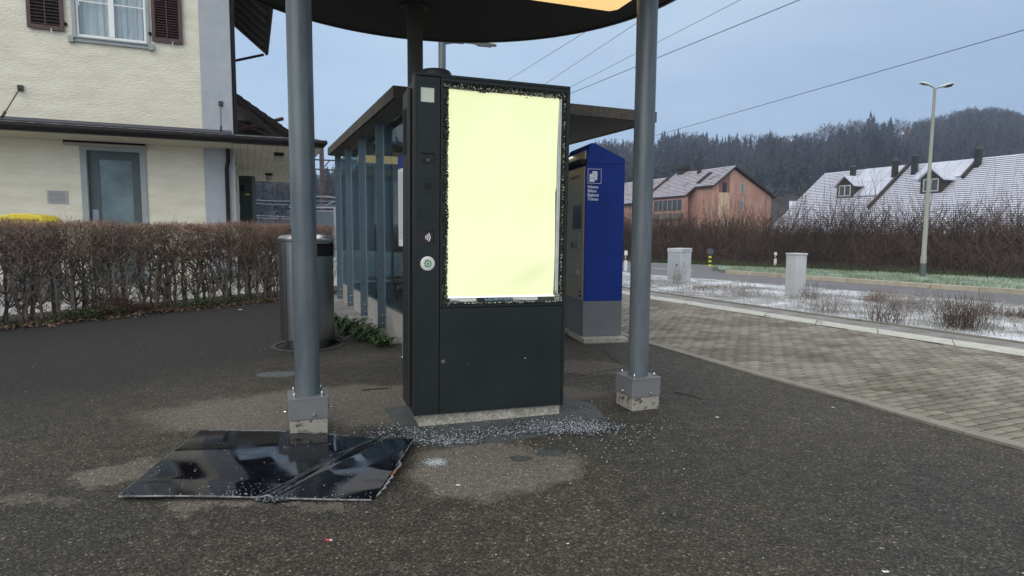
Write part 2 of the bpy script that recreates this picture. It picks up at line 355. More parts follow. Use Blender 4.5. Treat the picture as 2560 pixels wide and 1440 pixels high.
M_GRANITE = mat('granite_kerb', (0.36, 0.31, 0.23), (0.45, 0.41, 0.33), 3, rough=0.85, fine=0.15, fscale=60, island=0.1)
M_LINE = mat('road_line', (0.42, 0.42, 0.42), (0.62, 0.62, 0.6), 3, rough=0.8)

# ---------------------------------------------------------------- terrain and pavements
tactL = [(2.33, 13.05), (2.66, 12.18), (4.42, 8.66), (5.02, 7.50), (5.50, 6.54)]
tactU = [(2.47, 13.75), (2.81, 12.89), (4.66, 9.16), (5.33, 7.82), (5.86, 6.93)]
edgeU = [(2.62, 14.5), (2.98, 13.68), (4.95, 9.62), (5.55, 8.52), (6.12, 7.30)]
roadL = [(3.6, 20.6), (4.23, 19.5), (7.70, 14.65), (9.6, 11.5)]
medL = [(6.17, 21.2), (8.66, 17.1), (11.2, 13.46)]
medU = [(6.75, 22.7), (10.15, 20.1)]
farU = [(5.9, 27.0), (11.6, 22.05), (14.77, 17.8)]
kerbP = [(1.35, 7.85), (1.58, 7.17), (2.262, 5.527), (2.605, 4.853), (2.778, 4.408), (2.913, 4.053), (3.112, 3.645)]

def ground_rise(x, y):
    return 0
NB = 60
tl = resample(tactL, NB, 12, 5); tu = resample(tactU, NB, 12, 5); eu = resample(edgeU, NB, 12, 5)
rl = resample(roadL, NB, 60, 8); fu = resample(farU, NB, 60, 16)
MB().add([(-2500, -600, -0.35), (2500, -600, -0.35), (2500, 3000, -0.35), (-2500, 3000, -0.35)], [(0, 1, 2, 3)]).obj('terrain', M_FIELD, kind='structure')
kp = resample(kerbP, 46, 9, 3)
# asphalt forecourt: everything left of the paved kerb line
mb = MB(); n = len(kp); mb.add([(p[0], p[1], 0) for p in kp]+[(-9-max(0, p[1]-8)*0.55, p[1], 0) for p in kp], [(i, n+i, n+i+1, i+1) for i in range(n-1)])
forecourt = mb.obj('forecourt', M_ASPH, kind='structure')
q0 = kp[-1]
mb = MB().add([(-9, q0[1], 0), (q0[0], q0[1], 0), (q0[0]+1.2, q0[1]-2.2, 0), (q0[0]+4, -4, 0), (-9, -4, 0)], [(0, 4, 3, 2, 1)])
mb.obj('forecourt_near', M_ASPH, kind='structure')
# base of the paving
strip('pavement', kp, resample(tactL, 46, 9, 7.5), 0.0, M_JOINT)
pavement = bpy.data.objects['pavement']

# kerb band along the paving
def offset_line(q, d):
    t = np.gradient(q, axis=0); t /= np.linalg.norm(t, axis=1, keepdims=True); return q+np.c_[-t[:, 1], t[:, 0]]*d
kl = resample(kerbP, 400, 8, 1.5); ko = offset_line(kl, 0.105)
seg = np.r_[0, np.cumsum(np.linalg.norm(np.diff(kl, axis=0), axis=1))]
kn = 0; s0 = 0.0
while s0 < seg[-1]-0.45:
    s1 = s0+0.47
    ids = np.interp([s0+0.003, s0+0.16, s0+0.31, s1-0.003], seg, np.arange(len(kl)))
    A = [np.array([np.interp(i, np.arange(len(kl)), kl[:, k]) for k in (0, 1)]) for i in ids]
    B = [np.array([np.interp(i, np.arange(len(ko)), ko[:, k]) for k in (0, 1)]) for i in ids]
    strip('kerb_stone', A, B, 0.018+rng.uniform(-0.001, 0.001), M_KERB, pavement, kind=None, thick=0.03)
    s0 = s1; kn += 1
# paving stones in stretcher rows
BL, BW, BH = 0.172, 0.088, 0.014
def inside_pave(px, py):
    # right of the kerb band, left of the tactile strip
    k = np.interp(py, ko[::-1, 1] if ko[0, 1] > ko[-1, 1] else ko[:, 1], ko[::-1, 0] if ko[0, 1] > ko[-1, 1] else ko[:, 0])
    t = np.interp(py, tl[::-1, 1], tl[::-1, 0])
    return (px > k-0.085) & (px < t+0.012)
us = np.arange(-12, 22)*1.0
def brick_vf(g=0.0088, ch=0.004, L_=BL):
    a, b_ = L_/2-g, BW/2-g
    v = [(-a, -b_, -0.002), (a, -b_, -0.002), (a, b_, -0.002), (-a, b_, -0.002), (-a, -b_, BH-ch), (a, -b_, BH-ch), (a, b_, BH-ch), (-a, b_, BH-ch),
         (-a+ch, -b_+ch, BH), (a-ch, -b_+ch, BH), (a-ch, b_-ch, BH), (-a+ch, b_-ch, BH)]
    f = [(0, 1, 5, 4), (1, 2, 6, 5), (2, 3, 7, 6), (3, 0, 4, 7), (4, 5, 9, 8), (5, 6, 10, 9), (6, 7, 11, 10), (7, 4, 8, 11), (8, 9, 10, 11)]
    return v, f
pieces = []
for j in range(-80, 330):
    for i in range(-60, 100):
        u = (i+0.5*(j % 2))*BL; v = j*BW
        px = EX.x*u+EY.x*v+2.0; py = EX.y*u+EY.y*v+5.0
        if 0.3 < py < 24 and -6 < px < 9: pieces.append((px, py))
pieces = np.array(pieces)
def fits(P_, L_):
    ok = np.ones(len(P_), bool)
    for sx in (-1, 1):
        for sy in (-1, 1):
            a, b_ = sx*L_/2*0.92, sy*BW/2*0.92; ok &= inside_pave(P_[:, 0]+EX.x*a+EY.x*b_, P_[:, 1]+EX.y*a+EY.y*b_)
    return ok & (P_[:, 0] < 1.3*P_[:, 1]+2.5)
okf = fits(pieces, BL)
halves = np.concatenate([pieces[~okf]+np.array([EX.x, EX.y])*BL/4*q for q in (-1, 1)]); halves = halves[fits(halves, BL/2)]
pieces = pieces[okf]; pieces = pieces[np.argsort(pieces[:, 0]**2+pieces[:, 1]**2)]
bv, bf = brick_vf(); bme = bpy.data.meshes.new('paving_stone'); bme.from_pydata(bv, [], bf)
for (px, py) in pieces[:300]:
    o = link('paving_stone', bme, M_PAVER, pavement); o.location = (px, py, rng.uniform(-0.0015, 0.0012)); o.rotation_euler = (rng.normal(0, .004), rng.normal(0, .004), R(DEG)+rng.normal(0, .006))
bvn = np.array(bv); bfn = np.array(bf); ps = []
c_, s_ = math.cos(R(DEG)), math.sin(R(DEG)); Rm = np.array([[c_, -s_, 0], [s_, c_, 0], [0, 0, 1]])
for (px, py) in pieces[300:]:
    ps.append((bvn@Rm.T+np.array([px, py, rng.uniform(-0.002, 0.001)]), bfn))
hvn = np.array(brick_vf(L_=BL/2)[0])
for (px, py) in halves: ps.append((hvn@Rm.T+np.array([px, py, rng.uniform(-0.002, 0.0)]), bfn))
V, F = merge(ps); link('paving_stones', np_mesh('paving_stones', V, F), M_PAVER, pavement, kind='stuff')

# tactile guide strip: slabs with raised ribs
strip('tactile_base', resample(tactL, NB, 12, 5), resample(tactU, NB, 12, 5), 0.006, M_JOINT, pavement, kind=None)
tl2 = resample(tactL, 300, 10, 4); tu2 = resample(tactU, 300, 10, 4); sg = np.r_[0, np.cumsum(np.linalg.norm(np.diff(tl2, axis=0), axis=1))]
def tpt(s, w):
    i = np.interp(s, sg, np.arange(300)); a = np.array([np.interp(i, np.arange(300), tl2[:, k]) for k in (0, 1)]); b_ = np.array([np.interp(i, np.arange(300), tu2[:, k]) for k in (0, 1)])
    return a+(b_-a)*w
s0 = 0.0
while s0 < sg[-1]-0.6:
    mb = MB(); s1 = s0+0.92
    for r_ in range(7):
        w0 = 0.05+r_*0.132; w1 = w0+0.084; cut = rng.random() < 0.06
        e0 = s0+0.006+(0.1 if cut else 0); A = [tpt(s, w0) for s in (e0, s1-0.005)]; B = [tpt(s, w1) for s in (e0, s1-0.005)]
        v = [(p[0], p[1], z) for z in (0.005, 0.013) for p in (A[0], A[1], B[1], B[0])]
        mb.add(v, [(4, 5, 6, 7), (0, 1, 5, 4), (1, 2, 6, 5), (2, 3, 7, 6), (3, 0, 4, 7)])
    mb.obj('tactile_slab', M_TACT, pavement); s0 = s1
strip('platform_edge', tu, eu, 0.008, M_EDGE, thick=0.02)
e2 = offset_line(eu, 0.07)
strip('edge_kerb', eu, e2 if np.linalg.norm(e2[30]) > np.linalg.norm(eu[30]) else offset_line(eu, -0.07), 0.03, M_KERB, thick=0.08)

# snowy verge between platform and road
def verge_mat():
    m = bpy.data.materials.new('snowy_grass_ground'); m.use_nodes = True; nt = m.node_tree; N = nt.nodes; L = nt.links; b = N['Principled BSDF']; b.inputs['Roughness'].default_value = 0.95
    g = N.new('ShaderNodeNewGeometry')
    n1 = N.new('ShaderNodeTexNoise'); n1.inputs['Scale'].default_value = 0.9; n1.inputs['Detail'].default_value = 9; n1.inputs['Roughness'].default_value = 0.75
    L.new(g.outputs['Position'], n1.inputs['Vector'])
    r = N.new('ShaderNodeValToRGB'); e = r.color_ramp.elements; e[0].position = 0.40; e[0].color = (0.16, 0.14, 0.125, 1); e[1].position = 0.57; e[1].color = (0.62, 0.65, 0.72, 1)
    x = e.new(0.48); x.color = (0.32, 0.33, 0.34, 1)
    L.new(n1.outputs[0], r.inputs[0]); L.new(r.outputs[0], b.inputs['Base Color'])
    bp = N.new('ShaderNodeBump'); bp.inputs['Strength'].default_value = 0.6; bp.inputs['Distance'].default_value = 0.03; L.new(n1.outputs[0], bp.inputs['Height']); L.new(bp.outputs[0], b.inputs['Normal'])
    return m
M_VERGE = verge_mat()
strip('snowy_verge', resample(edgeU, NB, 12, 5), rl, 0.0, M_VERGE)
strip('road', rl, fu, 0.004, M_ROAD)
# green verge and bank
M_GREEN = mat('verge_grass', (0.035, 0.06, 0.018), (0.055, 0.055, 0.03), 1.5, 6, rough=1)
fu2 = offset_line(fu, 1.6); 
if np.linalg.norm(fu2[30]) < np.linalg.norm(fu[30]): fu2 = offset_line(fu, -1.6)
sgn = 1 if np.linalg.norm(offset_line(fu, 1.0)[30]) > np.linalg.norm(fu[30]) else -1
strip('grass_strip', fu, fu2, 0.002, M_GREEN)
M_BANK = mat('bank_litter', (0.022, 0.017, 0.012), (0.045, 0.034, 0.025), 1.2, 6, rough=1)
prof = [(1.6, 0.0), (2.6, 0.30), (4.0, 0.85), (5.5, 1.15), (9, 1.3), (14, 1.3), (60, 1.4), (140, 3.0)]
rows = [offset_line(fu, sgn*d) for d, z in prof[:6]]
rows += [rows[5]+(rows[5]-rows[4])/np.linalg.norm(rows[5]-rows[4], axis=1, keepdims=True)*(d-14) for d, z in prof[6:]]
mb = MB(); nn_ = len(fu)
mb.add([(p[0], p[1], prof[k][1]) for k, r_ in enumerate(rows) for p in r_], [(k*nn_+i, k*nn_+i+1, (k+1)*nn_+i+1, (k+1)*nn_+i) for k in range(len(rows)-1) for i in range(nn_-1)])
mb.obj('bank', M_BANK, kind='structure', smooth=True)
# edge lines of the carriageway
fl = resample(farU, NB, 60, 16); strip('road_edge_line', offset_line(fl, -sgn*0.05), offset_line(fl, -sgn*0.17), 0.008, M_LINE)
ml = resample([(-1.0, 33), (3.3, 26), (6.17, 21.2)], 24, 10, 0)
strip('road_centre_line', ml, offset_line(ml, 0.12), 0.008, M_LINE)
# median island with granite kerb
mL = resample([(6.9, 20.0), (8.66, 17.1), (11.2, 13.46)], 40, 0, 14); mU = resample([(7.0, 20.5), (7.2, 22.35), (10.15, 20.1), (13.57, 16.33)], 40, 0, 10)
mU = resample([(7.1, 22.0), (10.15, 20.1), (13.57, 16.33)], 40, 0, 12)
M_MED = mat('frosty_grass', (0.14, 0.19, 0.12), (0.33, 0.40, 0.34), 1.5, 7, rough=1)
strip('median', offset_line(mL, 0.12 if sgn > 0 else -0.12), mU, 0.10, M_MED, thick=0.12)
median = bpy.data.objects['median']
mk = resample([(6.9, 20.0), (8.66, 17.1), (11.2, 13.46)], 200, 0, 10); sk = np.r_[0, np.cumsum(np.linalg.norm(np.diff(mk, axis=0), axis=1))]
mo_ = offset_line(mk, sgn*0.20)
s0 = 0
while s0 < sk[-1]-1.0:
    A = [np.array([np.interp(s, sk, mk[:, k]) for k in (0, 1)]) for s in (s0+.008, s0+.992)]; B = [np.array([np.interp(s, sk, mo_[:, k]) for k in (0, 1)]) for s in (s0+.008, s0+.992)]
    strip('granite_kerb_stone', A, B, 0.115+rng.uniform(-.004, .004), M_GRANITE, median, kind=None, thick=0.12); s0 += 1.0

# yard behind the hedge
HA = np.array([-6.70, 8.0]); HD = np.array([0.533, 0.846]); HN = np.array([-0.846, 0.533])
a = HA-HD*9+HN*0.5; b_ = HA+HD*9+HN*0.5
MB().add([(a[0], a[1], 0.004), (b_[0], b_[1], 0.004), (b_[0]-3, b_[1]+30, 0.004), (-30, 40, 0.004), (-30, -2, 0.004)], [(0, 1, 2, 3, 4)]).obj('yard', M_YARD, kind='structure')
MB().add([(a[0]+.3, a[1]-.2, 0.006), (b_[0]+.25, b_[1]-.2, 0.006), (b_[0]-0.7, b_[1]+.5, 0.006), (a[0]-0.7, a[1]+.5, 0.006)], [(0, 1, 2, 3)]).obj('hedge_bed', M_EARTH, kind='structure')
MB().add([(-1.5, 7.0, 0.003), (-0.3, 7.5, 0.003), (2.2, 8.4, 0.003), (-0.2, 14, 0.003), (-4.2, 12.6, 0.003)], [(0, 1, 2, 3, 4)]).obj('shelter_floor', M_EDGE, kind='structure')

# repair patch round the kiosk foot
pl = [(-0.93, 4.42), (-0.90, 4.36), (-0.78, 4.05), (-0.70, 3.86), (-0.61, 3.74), (-0.55, 3.66), (-0.42, 3.635), (-0.33, 3.64), (-0.2, 3.70), (0.0, 3.76), (0.2, 3.86), (0.36, 3.94), (0.55, 4.05), (0.66, 4.25), (0.62, 4.6), (0.3, 4.9), (-0.4, 4.9)]
MB().prism(pl, -0.01, 0.005).obj('repair_patch', M_ROADPATCH, kind='structure')
M_CRACK = mat('crack_tar', (0.012, 0.011, 0.01), rough=0.9)
def crack(pts, w=0.006, name='crack'):
    p = resample(pts, 40); p += rng.normal(0, 0.008, p.shape); ww = w*(0.4+rng.random(40)); t = np.gradient(p, axis=0); t /= np.linalg.norm(t, axis=1, keepdims=True); nrm = np.c_[-t[:, 1], t[:, 0]]
    strip(name, p-nrm*ww[:, None], p+nrm*ww[:, None], 0.0035, M_CRACK, forecourt, kind=None)
crack([(-5.2, 4.6), (-4.2, 4.9), (-3.4, 5.15), (-2.9, 5.6), (-2.2, 6.0)], 0.004)
crack([(-6.3, 5.1), (-5.3, 5.3), (-4.0, 5.4)], 0.003)
crack([(1.0, 6.8), (1.05, 6.3), (1.10, 6.0), (1.16, 5.9)], 0.006)
crack([(0.60, 5.5), (0.9, 5.75), (1.16, 5.9)], 0.004)
MB().prism([(-2.1, 5.40), (-1.98, 5.42), (-1.90, 5.52), (-2.0, 5.62), (-2.2, 5.60), (-2.32, 5.50), (-2.24, 5.40)], -0.01, 0.004).obj('small_patch', mat('pale_patch', (0.07, 0.085, 0.095), (0.11, 0.125, 0.13), 20, rough=0.9, fine=.3), kind='structure')
for (cx, cy, r1, r2) in ((0.055, 3.455, 0.062, 0.045), (0.225, 3.55, 0.085, 0.05)):
    MB().prism([(cx+r1*math.cos(t)*(1+.18*math.sin(3*t+cx*9)), cy+r2*math.sin(t)*(1+.15*math.cos(2*t))) for t in np.linspace(0, 2*math.pi, 18)[:-1]], -0.01, 0.0045).obj('tar_spot', mat('tar_spot', (0.035, 0.042, 0.040), (0.06, 0.066, 0.06), 30, rough=0.7, fine=.3), kind='structure')

# ---------------------------------------------------------------- round canopy on posts
def bolt(mb, p, d, r=0.011, h=0.028):
    p = Vector(p); d = Vector(d); mb.tube([p, p+d*h*0.55], r*1.05, 6); mb.tube([p+d*h*0.5, p+d*h*0.9, p+d*h*1.1], [r*0.62, r*0.62, r*0.3], 8)
CX, CY, CZ, CR = -0.461, 4.745, 3.30, 2.0
can = empty('round_canopy', (CX, CY, 0), label='round dark canopy roof on three grey tube posts over the smashed kiosk', cat='canopy')
M_SOFF = mat('canopy_soffit', (0.022, 0.021, 0.02), (0.032, 0.030, 0.028), 3, 6, rough=0.75, stretch=(1, 12, 1), bump=0.1, bscale=30)
MB().lathe([(CR-0.03, CZ), (CR-0.02, CZ+0.10), (0.3, CZ+0.22)], 96).obj('roof_disc', M_SOFF, can)
MB().lathe([(CR-0.03, CZ-0.012), (CR, CZ-0.012), (CR, CZ+0.12), (CR-0.03, CZ+0.12)], 96)
mb = MB(); n = 96
for r_, z in ((CR-0.03, CZ-0.012), (CR, CZ-0.012), (CR, CZ+0.12), (CR-0.03, CZ+0.12)):
    for j in range(n): mb.v.append((r_*math.cos(2*math.pi*j/n), r_*math.sin(2*math.pi*j/n), z))
for k in range(4):
    for j in range(n): mb.f.append((k*n+j, k*n+(j+1) % n, ((k+1) % 4)*n+(j+1) % n, ((k+1) % 4)*n+j))
mb.obj('rim', mat('rim_metal', (0.02, 0.02, 0.02), rough=0.5), can)
for (px, py, r_, m_, visible) in ((-1.332, 3.965, 0.0775, galv, 1), (0.952, 4.57, 0.0745, galv, 1), (-0.887, 5.735, 0.070, galv_dk, 0)):
    x, y = px-CX, py-CY
    MB().tube([(x, y, 0.235), (x, y, 2.2), (x, y, CZ)], r_, 32).obj('post', m_, can, smooth=True)
    MB().tube([(x, y, CZ-0.02), (x, y, CZ-0.004)], r_*1.9, 24).obj('head_flange', galv_dk, can, smooth=True)
    Mx = Matrix.Translation((x, y, 0)) @ Matrix.Rotation(R(21), 4, 'Z'); h = 0.121
    MB().box(-h+.006, h-.006, -h+.006, h-.006, -0.02, 0.10, Mx).obj('footing', conc_pit, can, bevel=0.006)
    bx = MB().box(-h, h, -h, h, 0.095, 0.232, Mx); bx = bx.obj('base_box', box_grey, can, bevel=0.007)
    mb = MB().box(-h-.002, h+.002, -h-.002, h+.002, 0.228, 0.238, Mx); mb.obj('base_plate', box_grey, can, bevel=0.002)
    mbt = [((-.085, -.085, .238), (0, 0, 1)), ((.085, -.085, .238), (0, 0, 1)), ((-.085, .085, .238), (0, 0, 1)), ((.085, .085, .238), (0, 0, 1)),
           ((.03, -h, .128), (0, -1, 0)), ((-h, -.02, .135), (-1, 0, 0)), ((h, .0, .135), (1, 0, 0))]
    for p, d in mbt:
        mb = MB(); bolt(mb, Mx @ Vector(p), Mx.to_3x3() @ Vector(d)); mb.obj('bolt', chrome, can, smooth=True)

lampm = mat('yellow_lamp_cover', (0.8, 0.6, 0.3), rough=0.4, emit=(1.0, 0.66, 0.26), estr=0.95)
lc = (0.80, 5.385); th = R(20)
Mx = Matrix.Translation((lc[0], lc[1], 0)) @ Matrix.Rotation(th, 4, 'Z')
lamp = empty('canopy_lamp', (0, 0, 0), label='long warm yellow light box fixed under the round canopy', cat='lamp')
poly = [(-1.25, 0), (0.0, 0.0), (0.05, -0.06), (0.05, -0.30), (-1.25, -0.30)]
MB().prism(poly, 3.15, 3.24, Mx).obj('lamp_cover', lampm, lamp, bevel=0.012)
MB().prism([(p[0]*1.01, p[1]*1.01+.002) for p in poly], 3.242, 3.288, Mx).obj('lamp_housing', lampm, lamp)

# ---------------------------------------------------------------- information kiosk with smashed screen
KA = 0.320; ti = 0.009
kx = Vector((math.cos(KA), math.sin(KA), -ti)).normalized(); kz = Vector((ti*math.cos(KA), ti*math.sin(KA), 1)).normalized(); ky = kz.cross(kx)
kiosk = empty('information_kiosk', (-0.636, 3.975, 0.085), label='tall anthracite station information kiosk with smashed screen glowing pale yellow', cat='kiosk')
kiosk.rotation_euler = Matrix((kx, ky, kz)).transposed().to_euler()
KW, KH = 1.06, 2.213
mb = MB(); mb.box(0.0, KW, 0.055, 0.37, 0.0, KH-0.03)
mb.obj('housing', anth_side, kiosk, bevel=0.006)
mb = MB().box(-0.004, 0.012, 0.0, 0.10, 0.0, KH-.005).box(0.045, KW-0.01, 0.13, 0.30, KH-0.03, KH-0.012); mb.obj('side_trim', anth_side, kiosk)
MB().box(-0.028, 0.0, 0.115, 0.34, 0.03, KH-0.075).obj('side_duct', anth_side, kiosk, bevel=0.012)
MB().box(-0.031, -0.028, 0.17, 0.29, 1.72, 2.02).obj('side_vent', gap_m, kiosk)
# frame of the front
mb = MB().box(0.0, KW, -0.002, 0.055, KH-0.018, KH).box(KW-0.018, KW, -0.002, 0.055, 0.0, KH-0.018).box(0, 0.008, -0.002, 0.055, 0, KH-.018); mb.obj('front_frame', anth, kiosk, bevel=0.002)
MB().box(0.002, KW-.002, 0.03, 0.055, 0.0, 0.66).box(0.002, 0.165, 0.03, 0.055, 0.66, KH-0.02).obj('front_gap', gap_m, kiosk)
# narrow control panel with openings
def wall_holes(x0, x1, z0, z1, holes, y0, depth):
    xs = sorted({x0, x1}|{h[0] for h in holes}|{h[1] for h in holes}); zs = sorted({z0, z1}|{h[2] for h in holes}|{h[3] for h in holes})
    mb = MB()
    inh = lambda cx, cz: any(h[0] < cx < h[1] and h[2] < cz < h[3] for h in holes)
    for i in range(len(xs)-1):
        for j in range(len(zs)-1):
            if not inh((xs[i]+xs[i+1])/2, (zs[j]+zs[j+1])/2):
                mb.add([(xs[i], y0, zs[j]), (xs[i+1], y0, zs[j]), (xs[i+1], y0, zs[j+1]), (xs[i], y0, zs[j+1])], [(0, 1, 2, 3)])
    for (a, b, c, d) in holes+[(x0, x1, z0, z1)]:
        v = [(a, y0, c), (b, y0, c), (b, y0, d), (a, y0, d), (a, y0+depth, c), (b, y0+depth, c), (b, y0+depth, d), (a, y0+depth, d)]
        mb.add(v, [(0, 4, 5, 1), (1, 5, 6, 2), (2, 6, 7, 3), (3, 7, 4, 0)])
    return mb
holes = [(0.036, 0.124, 2.032, 2.124), (0.037, 0.125, 1.627, 1.713), (0.037, 0.125, 1.137, 1.220)]
wall_holes(0.011, 0.160, 0.004, KH-0.024, holes, 0.0, 0.025).obj('control_panel', anth, kiosk)
MB().box(0.037, 0.123, 0.006, 0.02, 2.033, 2.123).obj('status_light', mat('status_light', (0.55, 0.58, 0.50), (0.5, 0.54, 0.46), 8, rough=0.4, emit=(0.55, 0.62, 0.48), estr=0.12), kiosk)
cp = MB().box(0.038, 0.124, 0.012, 0.022, 1.628, 1.712).obj('camera_window', black, kiosk)
MB().tube([(0.081, 0.012, 1.67), (0.081, 0.004, 1.67)], [0.026, 0.022], 20).obj('camera_lens', mat('lens_glass', (0.01, 0.012, 0.014), rough=0.08), cp, smooth=True)
MB().tube([(0.086, 0.004, 1.672), (0.086, 0.001, 1.672)], 0.010, 14).obj('lens_ring', mat('lens_ring', (0.08, 0.085, 0.09), rough=0.3), cp)
for (zc, hexr) in ((1.504, 0.030), (1.343, 0.013)):
    mb = MB().box(0.038, 0.126, -0.0012, 0.004, zc-0.043, zc+0.043)
    pnl = mb.obj('speaker_plate', anth, kiosk, bevel=0.001)
    f_ = MB()
    for t in (-1, 1):
        f_.box(0.082+t*0.045-.0008, 0.082+t*0.045+.0008, -0.0016, 0.001, zc-0.044, zc+0.044); f_.box(0.0372, 0.1268, -0.0016, 0.001, zc+t*0.0436-.0008, zc+t*0.0436+.0008)
    f_.obj('plate_edge', gap_m, pnl)
    s_ = MB(); nsl = 9 if hexr > .02 else 4
    for k in range(nsl):
        xx = -hexr*0.87+2*hexr*0.87*(k+.5)/nsl; hh = hexr-abs(xx)*0.577
        s_.box(0.082+xx-hexr*.05, 0.082+xx+hexr*.05, -0.0019, 0.001, zc-hh, zc+hh)
    s_.obj('grille_slots', gap_m, pnl)
rd = MB().box(0.038, 0.124, 0.010, 0.02, 1.138, 1.219).obj('card_reader', mat('reader_brown', (0.022, 0.012, 0.008), (0.035, 0.018, 0.008), 15, rough=0.2), kiosk)
for k, rr in enumerate((0.014, 0.027, 0.040)):
    mb = MB(); cx_, cz_ = 0.060, 1.178; n = 12
    an = np.linspace(-0.72, 0.72, n); o_, i_ = rr+0.0035, rr-0.0035
    mb.add([(cx_+q*math.cos(t), 0.0088, cz_+q*math.sin(t)) for q in (i_, o_) for t in an]+[(cx_+q*math.cos(t), 0.0102, cz_+q*math.sin(t)) for q in (i_, o_) for t in an],
           [(i, n+i, n+i+1, i+1) for i in range(n-1)]+[(2*n+i, 2*n+i+1, 3*n+i+1, 3*n+i) for i in range(n-1)]+[(n+i, 3*n+i, 3*n+i+1, n+i+1) for i in range(n-1)])
    mb.obj('contactless_arc', white_print, rd)
MB().box(0.0815, 0.0835, -0.001, 0.001, 1.085, 1.100).obj('status_slot', gap_m, kiosk)
Mk = Matrix.Rotation(R(90), 4, 'X')
def disc(mb, cx, cz, prof, n=28):
    k0 = len(mb.v)
    for r_, y in prof:
        for j in range(n): mb.v.append((cx+r_*math.cos(2*math.pi*j/n), y, cz+r_*math.sin(2*math.pi*j/n)))
    for i in range(len(prof)-1):
        for j in range(n): mb.f.append((k0+i*n+j, k0+i*n+(j+1) % n, k0+(i+1)*n+(j+1) % n, k0+(i+1)*n+j))
    mb.f.append(tuple(k0+(len(prof)-1)*n+j for j in range(n))); return mb
bt = disc(MB(), 0.083, 1.008, [(0.047, 0), (0.047, -0.005), (0.044, -0.008), (0.030, -0.010), (0.027, -0.009)]).obj('call_button', white_pl, kiosk, smooth=True)
disc(MB(), 0.083, 1.008, [(0.0245, -0.008), (0.0245, -0.0105)]).obj('button_ring', mat('button_green', (0.03, 0.10, 0.04), (0.12, 0.30, 0.14), 120, rough=0.4), bt)
disc(MB(), 0.084, 1.008, [(0.0165, -0.0104), (0.0165, -0.0120)]).obj('button_centre', mat('button_white', (0.5, 0.6, 0.52), rough=0.4), bt)
MB().prism([(0.077, 1.008), (0.085, 0.998), (0.087, 0.998), (0.087, 1.018), (0.085, 1.018)], 0.0118, 0.0135, Matrix.Rotation(R(90), 4, 'X')).obj('speaker_symbol', black, bt)
MB().box(0.056, 0.062, -0.0125, -0.009, 0.997, 1.003).box(0.056, 0.062, -0.0125, -0.009, 1.012, 1.018).obj('green_led', mat('green_led', (0.2, 0.8, 0.3), emit=(0.2, 0.9, 0.35), estr=0.7), bt)
# lower door
dr = MB().box(0.166, 1.038, 0.0, 0.03, 0.004, 0.712).obj('lower_door', anth, kiosk, bevel=0.0015)
disc(MB(), 0.190, 0.358, [(0.013, 0.0), (0.012, -0.003), (0.006, -0.0035)]).obj('lock', mat('lock_steel', (0.35, 0.35, 0.33), rough=0.35, metal=0.9), dr, smooth=True)
disc(MB(), 0.767, 0.352, [(0.004, 0.0), (0.004, -0.001)], 8).obj('paint_chip', white_print, dr)
disc(MB(), 0.36, 0.335, [(0.0025, 0.0), (0.002, -0.001)], 6).obj('paint_chip', white_print, dr)
# screen bay: frame, backing, lit sheet
mb = MB().box(0.166, 0.180, 0.0, 0.05, 0.717, KH-.020).box(1.036, 1.043, 0.0, 0.05, 0.717, KH-.020).box(0.180, 1.036, 0.0, 0.05, KH-0.042, KH-.020).box(0.180, 1.036, 0.0, 0.05, 0.717, 0.731)
mb.obj('screen_frame', anth, kiosk, bevel=0.001)
bay = mat('bay_back', (0.05, 0.052, 0.045), (0.12, 0.12, 0.10), 14, rough=0.6)
MB().box(0.180, 1.036, 0.046, 0.054, 0.731, KH-0.042).obj('bay_back', bay, kiosk)
# lit sheet, slightly buckled and stained
def lit_mat():
    m = bpy.data.materials.new('backlight_sheet'); m.use_nodes = True; nt = m.node_tree; N = nt.nodes; L = nt.links; b = N['Principled BSDF']
    b.inputs['Base Color'].default_value = (0.25, 0.27, 0.18, 1); b.inputs['Roughness'].default_value = 0.6
    tc = N.new('ShaderNodeTexCoord'); n = N.new('ShaderNodeTexNoise'); n.inputs['Scale'].default_value = 2.2; n.inputs['Detail'].default_value = 2; L.new(tc.outputs['Object'], n.inputs['Vector'])
    r = N.new('ShaderNodeValToRGB'); r.color_ramp.elements[0].color = (0.84, 0.905, 0.50, 1); r.color_ramp.elements[1].color = (0.90, 0.945, 0.58, 1); r.color_ramp.elements[0].position = .3; r.color_ramp.elements[1].position = .62
    L.new(n.outputs[0], r.inputs[0])
    mp_ = N.new('ShaderNodeMapping'); mp_.vector_type = 'TEXTURE'; mp_.inputs['Location'].default_value = (0.80, 0, 0.93); mp_.inputs['Rotation'].default_value = (0, R(-28), 0); mp_.inputs['Scale'].default_value = (0.16, 9, 0.055)
    L.new(tc.outputs['Object'], mp_.inputs[0]); ln = N.new('ShaderNodeVectorMath'); ln.operation = 'LENGTH'; L.new(mp_.outputs[0], ln.inputs[0])
    mr = N.new('ShaderNodeMapRange'); mr.interpolation_type = 'SMOOTHSTEP'; mr.inputs['From Min'].default_value = 1.6; mr.inputs['From Max'].default_value = 0.2; mr.inputs['To Max'].default_value = 0.8; L.new(ln.outputs[1], mr.inputs[0])
    mx_ = N.new('ShaderNodeMixRGB'); L.new(mr.outputs[0], mx_.inputs[0]); L.new(r.outputs[0], mx_.inputs[1]); mx_.inputs[2].default_value = (0.74, 0.80, 0.44, 1)
    L.new(mx_.outputs[0], b.inputs['Emission Color']); b.inputs['Emission Strength'].default_value = 0.90
    return m
gx, gz = 24, 36; mb = MB(); v = []; f = []
for j in range(gz+1):
    for i in range(gx+1):
        u, w = i/gx, j/gz; x_ = 0.214+u*(0.984-0.214)+(0.004*math.sin(w*7) if i == gx else 0)-(0.008*(w < .55) if i == gx else 0); z_ = 0.788+w*(2.131-0.788)
        y_ = 0.024-0.010*math.exp(-((u-.8)**2/.03+(w-.12)**2/.01))-0.004*math.sin(u*5+w*3)
        v.append((x_, y_, z_))
